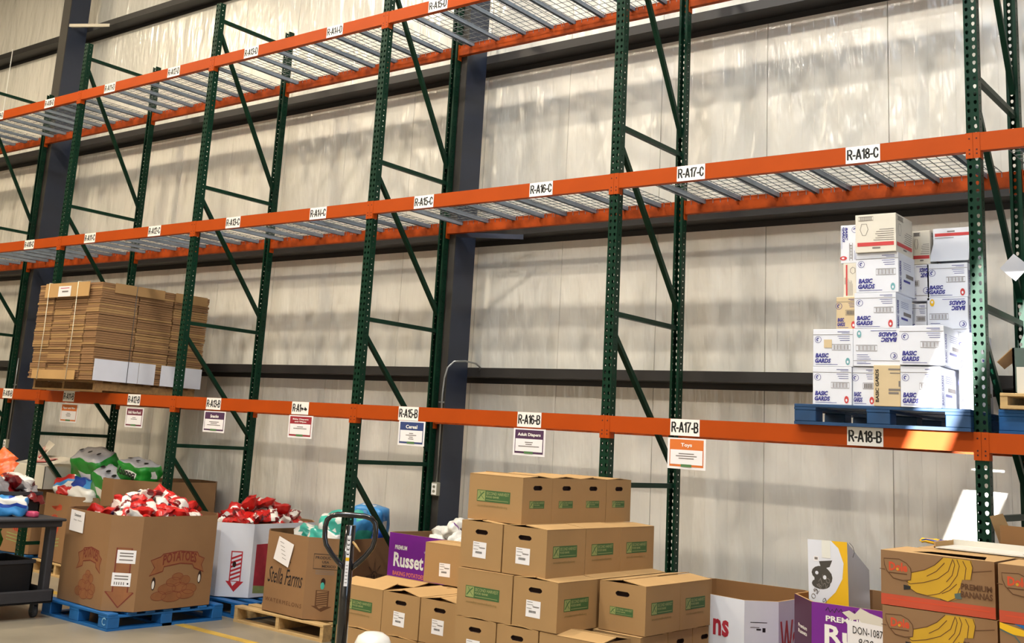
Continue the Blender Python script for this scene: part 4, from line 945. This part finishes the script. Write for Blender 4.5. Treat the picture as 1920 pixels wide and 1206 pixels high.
# ------------------------------------------------------------------ banana boxes
def banana_box(x0, y0, z, label, other=False, W=.50, L=.40, H=.25, rz=0.02, top=False):
    t = empty('banana_box', (x0, y0, z), label, 'box', 'banana boxes', rz); H = H-.001
    b = MB(); F_ = Frame((0, 0, 0), (1, 0, 0), (0, 0, 1), W, H)
    b.box(0, W, 0, L, 0, H-.03, 'carton_bin')
    for fr_ in (Frame((0,0,H-.03),(1,0,0),(0,0,1)), Frame((W,L,H-.03),(-1,0,0),(0,0,1))): b.rect(fr_, 0, W, 0, .027, 'carton_bin', 0)
    for fr_ in (Frame((W,0,H-.03),(0,1,0),(0,0,1)), Frame((0,L,H-.03),(0,-1,0),(0,0,1))): b.rect(fr_, 0, L, 0, .027, 'carton_bin', 0)
    part('body', b, t)
    b = MB(); z1 = H-.003
    # telescoping lid rim with the long open slot in the middle
    b.add([(0, 0, z1), (W, 0, z1), (W, L, z1), (0, L, z1), (.12, .09, z1), (W-.05, .045, z1), (W-.09, L*.62, z1), (.17, L*.55, z1)], [(0,1,5,4),(1,2,6,5),(2,3,7,6),(3,0,4,7)], 'carton_flap')
    b.add([(.02, .02, z1-.026), (W-.02, .02, z1-.026), (W-.02, L-.02, z1-.026), (.02, L-.02, z1-.026)], [(0,1,2,3)], 'slot'); part('lid', b, t)  # dark sheet standing for the shaded inside
    b = MB()
    if not other:
        f = fmap((50, 255), (1205, 390), (85, 790), F_)
        b.rect(F_, 0, W, 0.0, H*.20, 'dole_stripe'); b.rect(F_, W*.05, W*.95, H*.11, H*.13, 'dole_red', .0012)
        ban = [(385,490),(520,465),(620,420),(700,350),(860,365),(900,370),(985,385),(1000,450),(990,560),(900,560),(880,640),(905,700),(860,740),(770,765),(690,735),(560,710),(430,680),(385,640),(350,590)]
        b.poly(F_, [f(*p) for p in ban], 'banana', .001)
        for cv in ([(385,490),(520,465),(620,420),(700,350)], [(335,575),(380,598),(520,585),(660,550),(760,480),(800,365)], [(385,645),(450,685),(560,710),(680,690),(780,620),(850,520),(868,430),(840,370)],
                   [(545,525),(640,480),(720,400)], [(745,580),(800,520),(822,420),(805,375)], [(900,385),(935,450),(925,560)], [(975,385),(1000,450),(985,560)], [(690,740),(770,765),(850,730),(880,640)], [(705,690),(780,660),(850,600)],
                   [(50,445),(105,455)], [(1000,490),(1185,480)]):
            b.stroke(F_, [f(*p) for p in cv], .0032, 'dark_line', .0016)
        b.poly(F_, [f(*p) for p in [(310,605),(385,620),(385,650),(315,655)]], 'ink', .0018); b.poly(F_, [f(*p) for p in [(830,690),(900,680),(905,740),(840,738)]], 'green_box', .0018)
        leaf = [(90,348),(250,358),(330,400),(375,450),(385,500),(382,560),(300,565),(200,540),(130,470),(100,410)]
        b.poly(F_, [f(*p) for p in leaf], 'carton_bin', .0018); b.stroke(F_, [f(*p) for p in leaf], .0036, 'dark_line', .0022, True)
        u0, v0 = f(150, 465); u1, v1 = f(340, 400); b.text(F_, 'Dole', u0, u1, v0, v0+.040, 'dole_red', .04, k=.0026); a = f(150, 485); c = f(342, 508); b.stroke(F_, [a, c], .005, 'dark_line', .0024)
        a = f(240, 455); b.disc(F_, a[0], a[1], .006, .006, 'banana', .0032)
        u0, v0 = f(893, 630); b.text(F_, 'PREMIUM', u0, W*.975, v0-.008, v0+.018, 'dark_line', .03, k=.0024); u0, v0 = f(893, 700); b.text(F_, 'BANANAS', u0, W*.98, v0-.01, v0+.018, 'dark_line', .03, k=.0024)
    else:
        b.poly(F_, [(0, H), (W, H*.55), (W, H*.2), (.15, H*.8), (.05, H*.82), (0, H*.9)], 'yellow', .001)
        b.poly(F_, [(.06, H), (W, H), (W, H*.62), (.12, H*.9)], 'blue_pallet', .0014); b.stroke(F_, [(0, H*.88), (.06, H*.8), (.12, H*.5), (.16, H*.1)], .006, 'green_box', .0018)
    part('printing', b, t); return t
dz0 = .143
for k in range(5):
    z = dz0+.25*k; cl = {4: 'top', 3: 'second from the top', 2: 'third from the top', 1: 'fourth from the top', 0: 'lowest'}[k]
    banana_box(-.087+(.005 if k == 3 else 0)*1, -1.43, z, 'brown banana box with red stripe, %s of the left front stack' % cl)
    banana_box(.440, -1.47, z, ('brown banana box with red stripe, top of the right stack cut by the frame edge' if k == 4 else 'brown box with blue and yellow print in the right stack, %s' % cl), other=(k < 4))
for k in range(5):
    banana_box(-.05, -1.01, dz0+.25*k, 'banana box of the rear stack behind the left front stack', W=.5)
    banana_box(.47, -1.04, dz0+.25*k, 'banana box of the rear stack behind the right front stack', W=.5)
def open_wood_box():
    t = empty('open_carton', (.02, -.98, 1.394), 'white-lined open carton lid lying on the rear banana boxes', 'box'); b = MB()
    b.box(0, .95, .30, .31, 0, .035, 'cream_board'); b.box(0, .95, 0, .31, 0, .006, 'cream_board'); b.box(0, .008, 0, .31, 0, .03, 'carton_flap'); part('tray', b, t)
    b = MB(); fr = Frame((0, 0, .006), (1, 0, 0), (0, 1, 0)); b.ring(fr, .42, .09, .03, .03, .004, 'ink', .001); part('printed_mark', b, t)
open_wood_box()
soft('yellow_blue_wrapper', (.16, .05, .02), lambda ax, sd, a, c: 'yellow' if a < .6 else 'deep_blue', 51, (-.06, -.66, 1.395), (0, 0, -.1), 'crumpled yellow and blue wrapper on the left banana box', 'wrapper', None, 5, .1, .004)
def tall_carton():
    t = empty('open_brown_carton', (.19, -.42, 1.16), 'open brown carton with raised flaps at the right edge below the beam', 'box')
    b = MB(); W, L, H = .34, .34, .24; b.box(0, W, 0, .006, 0, H, 'carton_bin'); b.box(0, W, L-.006, L, 0, H, 'carton_bin'); b.box(0, .006, 0, L, 0, H, 'carton_bin'); b.box(W-.006, W, 0, L, 0, H, 'carton_bin'); b.box(0, W, 0, L, 0, .006, 'carton_bin'); part('body', b, t)
    b = MB(); b.add([(0, 0, H), (0, L, H), (-.06, L*.9, H+.16), (-.05, 0, H+.15)], [(0,1,2,3)], 'carton_flap'); part('flap', b, t)
    b = MB(); b.box(0, W, 0.0, .006, H, H+.11, 'carton_in'); part('flap', b, t)
tall_carton()
soft('bin_filler_carton', (.5, .46, 1.0), lambda ax, sd, a, c: 'carton_bin', 55, (.36, -.25, .14), (0, 0, 0), 'brown carton standing under the open carton at the right edge', 'box', None, 4, .0, .0)

# yellow and white box in the right purple bin
def yellow_box():
    t = empty('yellow_carton', (-.872, -.36, .78), 'yellow and white retail box sticking out of the right purple bin', 'box'); t.rotation_euler = (0, math.radians(-1.5), 0)
    W, L, H = .235, .34, .545; b = MB()
    # wedge-topped carton: rear edge lower than the front
    vs = [(0,0,0),(W,0,0),(W,L,0),(0,L,0),(0,0,H),(W,0,H),(W,L,H-.17),(0,L,H-.17)]
    b.add(vs, [(0,3,2,1),(0,1,5,4),(2,3,7,6),(3,0,4,7),(4,5,6,7)], 'yellow'); b.add(vs, [(1,2,6,5)], 'white_board'); part('body', b, t)
    F_ = Frame((0, 0, 0), (1, 0, 0), (0, 0, 1), W, H); b = MB()
    arc = [(W*.58+.07*math.cos(a), H*.72+.12*math.sin(a)) for a in [(.42-.11*k)*PI for k in range(9)]]
    b.poly(F_, [(0, 0), (0, H), (W*.60, H), (W*.78, H*.93)] + [(W*.90, H*.78), (W*.86, H*.62), (W*.68, H*.48), (W*.40, H*.36), (W*.12, H*.26), (W*.02, 0)], 'white_board')
    for cu, cv, ru, rv in ((.32, .66, .055, .04), (.40, .62, .05, .05), (.32, .55, .055, .03), (.28, .60, .03, .03)): b.disc(F_, W*cu, H*cv, ru, rv, 'steel_grey', .0014+cu*1e-4)
    b.poly(F_, [(W*.28, H*.78), (W*.62, H*.80), (W*.55, H*.73), (W*.34, H*.70)], 'steel_grey', .0015); b.disc(F_, W*.22, H*.66, .010, .010, 'white_board', .002); b.disc(F_, W*.42, H*.62, .010, .012, 'white_board', .002)
    b.rect(F_, W*.15, W*.27, H*.78, H*.83, 'paper', .0016); b.rect(F_, W*.17, W*.25, H*.795, H*.82, 'ink_soft', .002)
    for s_, u, v in (('1023', .08, .34), ('5176', .20, .44), ('20', .44, .50), ('9', .42, .34)): b.text(Frame(F_.p(W*u, H*v, 0), F_.u*.5+F_.v*.8, F_.v*.6-F_.u*.7), s_, 0, .05*len(s_)*.6, 0, .028, 'ink_soft', -.005)
    for v in (.27, .25, .235): b.rect(F_, W*.45, W*.85, H*v, H*v+.002, 'ink_soft')
    part('printing', b, t)
    b = MB(); b.rect(F_, W*.36, W*.58, H*.82, H*1.0, 'clear', .002); part('tape', b, t, 'clear tape strip')
yellow_box()
b = MB(); b.tube([(0, 0, 0), (.02, 0, -.02), (.03, 0, -.05), (.02, .0, -.08)], .0015, 'ink', 5); o = link('loose_wire', b.mesh('loose_wire'), None, (-.66, -.30, 1.325)); tag(o, 'thin curled black wire above the yellow box', 'wire')
o = soft('blue_pack', (.2, .16, .2), lambda ax, sd, a, c: 'deep_blue' if a > .4 else 'white_film', 57, (-.25, -.1, .85), (.2, .3, .2), 'blue and white pack at the right inside the right purple bin', 'pack')

# ------------------------------------------------------------------ glove cartons on the blue pallet
def bg_print(b, fr, accent, flip=False, rot=0):
    if flip: fr = fr.flip()
    if rot == 1: fr = fr.rot90()
    if rot == -1: fr = fr.rotm90()
    W, H = fr.W, fr.H
    b.rect(fr, 0, W, H*.845, H*.857, 'ink_soft'); b.rect(fr, W*.62, W*.92, H*.92, H*.935, 'blue_ink'); b.rect(fr, W*.72, W*.92, H*.885, H*.895, 'blue_ink')
    b.ring(fr, W*.13, H*.72, .020, .020, .0025, 'blue_ink'); b.stroke(fr, [(W*.13+.009*math.cos(a), H*.72+.009*math.sin(a)) for a in [.3*PI*k for k in range(1, 6)]], .006, 'blue_ink')
    for k in range(3): b.rect(fr, W*(.62+.03*k), W*.92, H*(.80-.055*k), H*(.812-.055*k), 'blue_ink')
    u0, u1, v0, v1 = W*.48, W*.94, H*.44, H*.59; b.stroke(fr, [(u0, v0), (u1, v0), (u1, v1), (u0, v1)], .003, 'ink_soft', closed=True)
    for k in range(14): b.rect(fr, u0+(u1-u0)*(.1+.06*k), u0+(u1-u0)*(.1+.06*k)+(.002 if k % 3 else .004), v0+.004, v1-.004, 'ink_soft')
    b.text(fr, 'BASIC', W*.06, W*.40, H*.235, H*.355, 'blue_ink', .05, shear=.2); b.text(fr, 'GARDS', W*.05, W*.45, H*.095, H*.215, 'blue_ink', .05, shear=.2)
    b.rect(fr, W*.07, W*.62, H*.05, H*.062, 'blue_ink')
    b.disc(fr, W*.87, H*.14, .014, .023, accent, .0012); b.disc(fr, W*.87, H*.125, .006, .009, 'white_board', .0018)
def red_print(b, fr, flip=False, rot=0):
    if flip: fr = fr.flip()
    if rot == 1: fr = fr.rot90()
    if rot == -1: fr = fr.rotm90()
    W, H = fr.W, fr.H
    b.rect(fr, W*.05, W*.95, H*.74, H*.84, 'red_bar'); b.rect(fr, W*.38, W*.58, H*.87, H*.91, 'ink_soft')
    for k, (a, c) in enumerate(((.05, .55), (.05, .50), (.05, .45), (.05, .5), (.05, .48), (.05, .4))): b.rect(fr, W*a, W*c, H*(.68-.055*k), H*(.695-.055*k), 'ink_soft')
    b.stroke(fr, [(W*.72, H*.25), (W*.68, H*.4), (W*.74, H*.55), (W*.82, H*.55), (W*.88, H*.4), (W*.84, H*.25)], .003, 'ink_soft', closed=True)
    u0, u1, v0, v1 = W*.55, W*.92, H*.06, H*.16; b.stroke(fr, [(u0, v0), (u1, v0), (u1, v1), (u0, v1)], .003, 'ink_soft', closed=True)
    for k in range(12): b.rect(fr, u0+(u1-u0)*(.1+.07*k), u0+(u1-u0)*(.1+.07*k)+.003, v0, v1, 'ink_soft')
def side_print(b, fr, m='blue_ink'):
    W, H = fr.W, fr.H; f2 = Frame(fr.p(.005, .02, 0), fr.v, -fr.u); f3 = fr.rot90()
    b.text(f3, 'BASIC GARDS', H*.08, H*.8, W-.05, W-.02, m, .03); 
    for k in range(4): b.rect(fr, W*.3, W*.75, H*(.78-.05*k), H*(.79-.05*k), m)
    b.rect(fr, W*.45, W*.9, H*.42, H*.52, 'ink_soft'); b.rect(fr, W*.3, W*.7, H*.3, H*.36, m)
def glove(x0, y0, z, label, W=.25, H=.2345, L=.31, m='white_board', kind='bg', acc='red_bar', flip=False, rot=0, sidep=True, rz=0.0, lid=None):
    t = empty('glove_carton', (x0, y0, z), label, 'box', 'glove cartons on the blue pallet', rz); b = MB(); H -= .001
    b.box(0, W, 0, L, 0, H, m); bevel(part('body', b, t), .002)
    F_ = Frame((0, -.0003, 0), (1, 0, 0), (0, 0, 1), W, H); R_ = Frame((W+.0003, 0, 0), (0, 1, 0), (0, 0, 1), L, H); b = MB()
    if kind == 'bg': bg_print(b, F_, acc, flip, rot)
    elif kind == 'red': red_print(b, F_, flip, rot)
    elif kind == 'tan':
        f3 = F_.rot90(); b.text(f3, 'BASIC GARDS', F_.H*.1, F_.H*.9, F_.W*.80, F_.W*.93, 'ink', .03)
        b.rect(F_, .03+.06, .2, F_.H*.88, F_.H*.92, 'ink_soft'); b.rect(F_, .10, .2, F_.H*.80, F_.H*.82, 'ink_soft'); b.rect(F_, .15, .23, F_.H*.48, F_.H*.62, 'ink_soft'); b.rect(F_, .09, .18, F_.H*.38, F_.H*.43, 'ink_soft'); b.rect(F_, .09, .15, F_.H*.30, F_.H*.35, 'ink_soft')
    if kind == 'red': red_print(b, R_, flip, rot)
    elif sidep: side_print(b, R_)
    part('printing', b, t)
    if lid: 
        b = MB(); b.rect(Frame((0, -.0005, 0), (1, 0, 0), (0, 0, 1)), W*.28, W*.48, H*.5, H*.72, lid, .003); part('tape_patch', b, t)
    return t
y = -.05; h = .2365; z0 = ZB+.1285
Z = [z0+h*k for k in range(6)]
A = dict(H=h)
glove(-.982, y, Z[0], 'white glove carton with red mark at the left end of the lowest course', W=.248, acc='red_bar', **A)
glove(-.731, y+.01, Z[0], 'white glove carton with a scuffed logo, second from the left in the lowest course', W=.135, acc='red_bar', **A)
glove(-.594, y-.012, Z[0], 'tan glove carton standing on end in the lowest course', W=.16, m='tan_board', kind='tan', H=h+.012, sidep=False)
glove(-.430, y-.02, Z[0], 'sunlit white glove carton at the right of the lowest course', W=.232, acc='sky_ink', H=h+.006)
glove(-.980, y, Z[1], 'white glove carton with a yellow tape scrap, left end of the second course', W=.256, acc='teal_ink', lid='tan_board', **A)
glove(-.722, y, Z[1]+.004, 'upside-down white glove carton in the second course', W=.285, acc='teal_ink', flip=True, H=h-.004)
glove(-.430, y-.03, Z[1]+.013, 'white glove carton with pale blue mark in front of the second course', W=.258, acc='sky_ink', H=h, L=.36)
glove(-.840, y+.03, Z[2], 'cream glove carton partly hidden at the left of the third course', W=.125, m='tan_board', sidep=False, H=h-.03)
glove(-.714, y, Z[2], 'white glove carton with a red mark in the third course', W=.256, acc='red_bar', H=h-.012)
glove(-.805, y+.06, Z[2]+h-.03, 'cream carton with an upright red bar at the left of the fourth course', W=.10, m='cream_board', kind='red', rot=1, H=.222, sidep=False)
glove(-.702, y, Z[3]-.012, 'white glove carton with a teal mark in the fourth course', W=.262, acc='teal_ink', H=h+.014)
glove(-.822, y+.06, Z[3]+h-.045, 'white glove carton turned on its side at the top left', W=.13, kind='bg', rot=-1, H=.248, sidep=False)
glove(-.697, y-.02, Z[4]+.003, 'cream carton with a red bar turned upside down on the very top', W=.252, m='cream_board', kind='red', flip=True, H=.243)
# behind and right
yb = .27
glove(-.47, yb+.05, Z[4]-.02, 'upside-down cream carton with a red bar behind the top carton', W=.11, m='cream_board', kind='red', flip=True, H=.22, sidep=False)
glove(-.50, yb+.05, Z[3]-.02, 'upside-down glove carton half hidden behind the fourth course', W=.13, flip=True, H=.235, sidep=False)
glove(-.51, yb+.05, Z[2]-.00, 'pale blue-white glove carton deep in the gap of the third course', W=.12, acc='yellow', H=.20, sidep=False)
glove(-.51, yb+.05, Z[1], 'white carton at the back of the second course', W=.13, kind='', H=.235, sidep=False)
glove(-.50, yb+.05, Z[0], 'white carton at the back of the lowest course', W=.13, kind='', H=.235, sidep=False)
glove(-.98, yb+.02, Z[0], 'white carton at the back left of the lowest course', W=.25, kind='', H=.235, sidep=False)
glove(-.98, yb+.02, Z[1], 'white carton at the back left of the second course', W=.25, kind='', H=.235, sidep=False)
yr = .32
glove(-.386, yr, Z[2], 'upside-down glove carton with a yellow mark at the right of the third course', W=.245, flip=True, acc='yellow', H=h)
glove(-.383, yr, Z[3], 'white glove carton with a red mark at the right of the fourth course', W=.245, acc='red_bar', H=h-.02)
t = glove(-.350, yr+.03, Z[3]+h+.012, 'white carton with a red bar at the top right beside the green post', W=.23, kind='red', H=.20, sidep=False)
b = MB(); b.add([(-.02, -.03, -.018), (.22, -.03, -.018), (.225, -.012, .125), (.012, -.012, .125)], [(0,1,2,3)], 'white_board'); o = part('raised_flap', b, t, 'slanted plain white flap')
md = o.modifiers.new('s', 'SOLIDIFY'); md.thickness = .004
glove(-.386, yr, Z[0], 'white carton low in the middle of the right column', W=.2, kind='', H=h)
glove(-.386, yr, Z[1], 'white carton in the second course of the right column', W=.2, kind='', H=h)
glove(-.175, yb-.05, Z[1], 'pale glove carton with a blue mark beside the green post, second course', W=.11, acc='sky_ink', H=h)
glove(-.175, yb-.05, Z[0], 'sunlit pale glove carton beside the green post, lowest course', W=.11, acc='sky_ink', H=h)
b = MB(); b.box(0, .12, 0, .004, 0, .12, 'white_board'); o = link('loose_card', b.mesh('loose_card'), None, (.03, .40, 3.02)); o.rotation_euler = (0, .75, 0); tag(o, 'loose white card sticking out behind the sunlit green post', 'card')

# load beyond the right upright
t = pallet(.07, .10, ZB, 1.0, .9, 'blue_pallet', 'blue pallet beyond the right upright, mostly hidden', H=.14, kind='block')
pallet(.10, .02, ZB+.142, 1.0, .9, 'wood', 'wooden slab pallet on the blue pallet at the right edge', H=.09)
def right_carton():
    t = empty('green_sided_carton', (.165, .06, ZB+.234), 'grey-green and white open carton at the right edge above the beam', 'box'); b = MB(); W, L, H = .4, .4, .26
    b.box(0, W, 0, .006, 0, H, 'green_box'); b.box(0, .012, 0, L, 0, H, 'white_board'); b.box(W-.006, W, 0, L, 0, H, 'green_box'); b.box(0, W, L-.006, L, 0, H, 'green_box'); b.box(0, W, 0, L, 0, .006, 'carton_in'); part('body', b, t)
    b = MB(); b.add([(0, 0, H), (0, .3, H), (-.11, .26, H-.10), (-.09, .02, H-.08)], [(0,1,2,3)], 'carton_flap'); o = part('flap', b, t); o.modifiers.new('s', 'SOLIDIFY').thickness = .004
    b = MB(); b.rect(Frame((.02, -.001, .0), (1,0,0), (0,0,1)), 0, .3, .0, .15, 'cream_board', .001); part('printing', b, t)
right_carton()

# ------------------------------------------------------------------ flattened carton load
def carton_load():
    X0, X1, Y0, Y1, z0_, z1_ = -9.93, -8.68, -.30, 1.14, ZB+.119, 3.165
    t = empty('flattened_carton_load', (X0, Y0, z0_), 'tall strapped load of flattened brown cartons on a pallet on the lower beam', 'carton load')
    W, L, H = X1-X0, Y1-Y0, z1_-z0_; rnd = random.Random(4)
    def bundle(x0, x1, y0, y1, za, zb):
        b = MB(); n = max(3, int((zb-za)/.022)); dz = (zb-za)/n
        for k in range(n):
            j1, j2, j3, j4 = [rnd.uniform(0, .012) for _ in range(4)]
            b.box(x0+j1, x1-j2, y0+j3, y1-j4, za+dz*k, za+dz*(k+1)-.003, 'carton_bin' if rnd.random() > .3 else 'carton')
        part('carton_bundle', b, t)
    tiers = 6; hz_ = H/tiers
    xs = [0, W*.27, W*.56, W*.8, W]; ys = [0, L*.34, L*.66, L]
    for k in range(tiers):
        for i in range(4): 
            pr = rnd.uniform(-.02, .02); bundle(xs[i]+.002, xs[i+1]-.002, max(0, pr), ys[1]-.003, hz_*k, hz_*(k+1)-.004)
        for j in (1, 2):
            pr = rnd.uniform(0, .02); bundle(xs[2]+.004, W-pr, ys[j], ys[j+1]-.004, hz_*k, hz_*(k+1)-.004)
            bundle(0, xs[2], ys[j], ys[j+1]-.004, hz_*k, hz_*(k+1)-.004)
    F_ = Frame((0, 0, 0), (1,0,0), (0,0,1), W, H); R_ = Frame((W, 0, 0), (0,1,0), (0,0,1), L, H)
    for u0, u1, v0, v1 in ((W*.14, W*.84, H*.85, H*1.0), (W*.10, W*.78, -.005, H*.09)):
        b = MB(); b.rect(F_, u0, u1, v0, v1, 'carton_flap', .024); o = part('corner_board', b, t); o.modifiers.new('s', 'SOLIDIFY').thickness = .006
    b = MB(); b.rect(F_, W*.36, W*.56, H*.855, H*.965, 'paper', .027); b.rect(F_, W*.39, W*.53, H*.94, H*.948, 'pink', .028); b.rect(F_, W*.42, W*.52, H*.90, H*.915, 'ink_soft', .028); part('pallet_tag', b, t, 'white paper tag')
    for u in (.20, .66):
        b = MB(); b.tube([F_.p(W*u, -.01, .03), F_.p(W*u+.01, H*.5, .026), F_.p(W*u, H+.006, .026), F_.p(W*u, H+.006, -.3)], .005, 'strap_white', 4); part('strap', b, t)
    for v0, v1, u0, u1, m in ((H*.90, H*1.0, .16, L*.56, 'carton'), (H*.90, H*1.0, L*.66, L*.97, 'carton'), (.0, H*.215, .02, L*.40, 'white_board'), (.0, H*.215, L*.40, L*.55, 'white_board'), (.0, H*.215, L*.60, L*.99, 'white_board')):
        b = MB(); b.rect(R_, u0, u1-.006, v0, v1, m, .008); o = part('side_sheet', b, t); o.modifiers.new('s', 'SOLIDIFY').thickness = .004
    b = MB(); b.tube([R_.p(L*.30, -.01, .014), R_.p(L*.30, H+.008, .012), R_.p(L*.30, H+.008, -.5)], .004, 'strap_dark', 4); part('strap', b, t, 'dark strap')
carton_load()
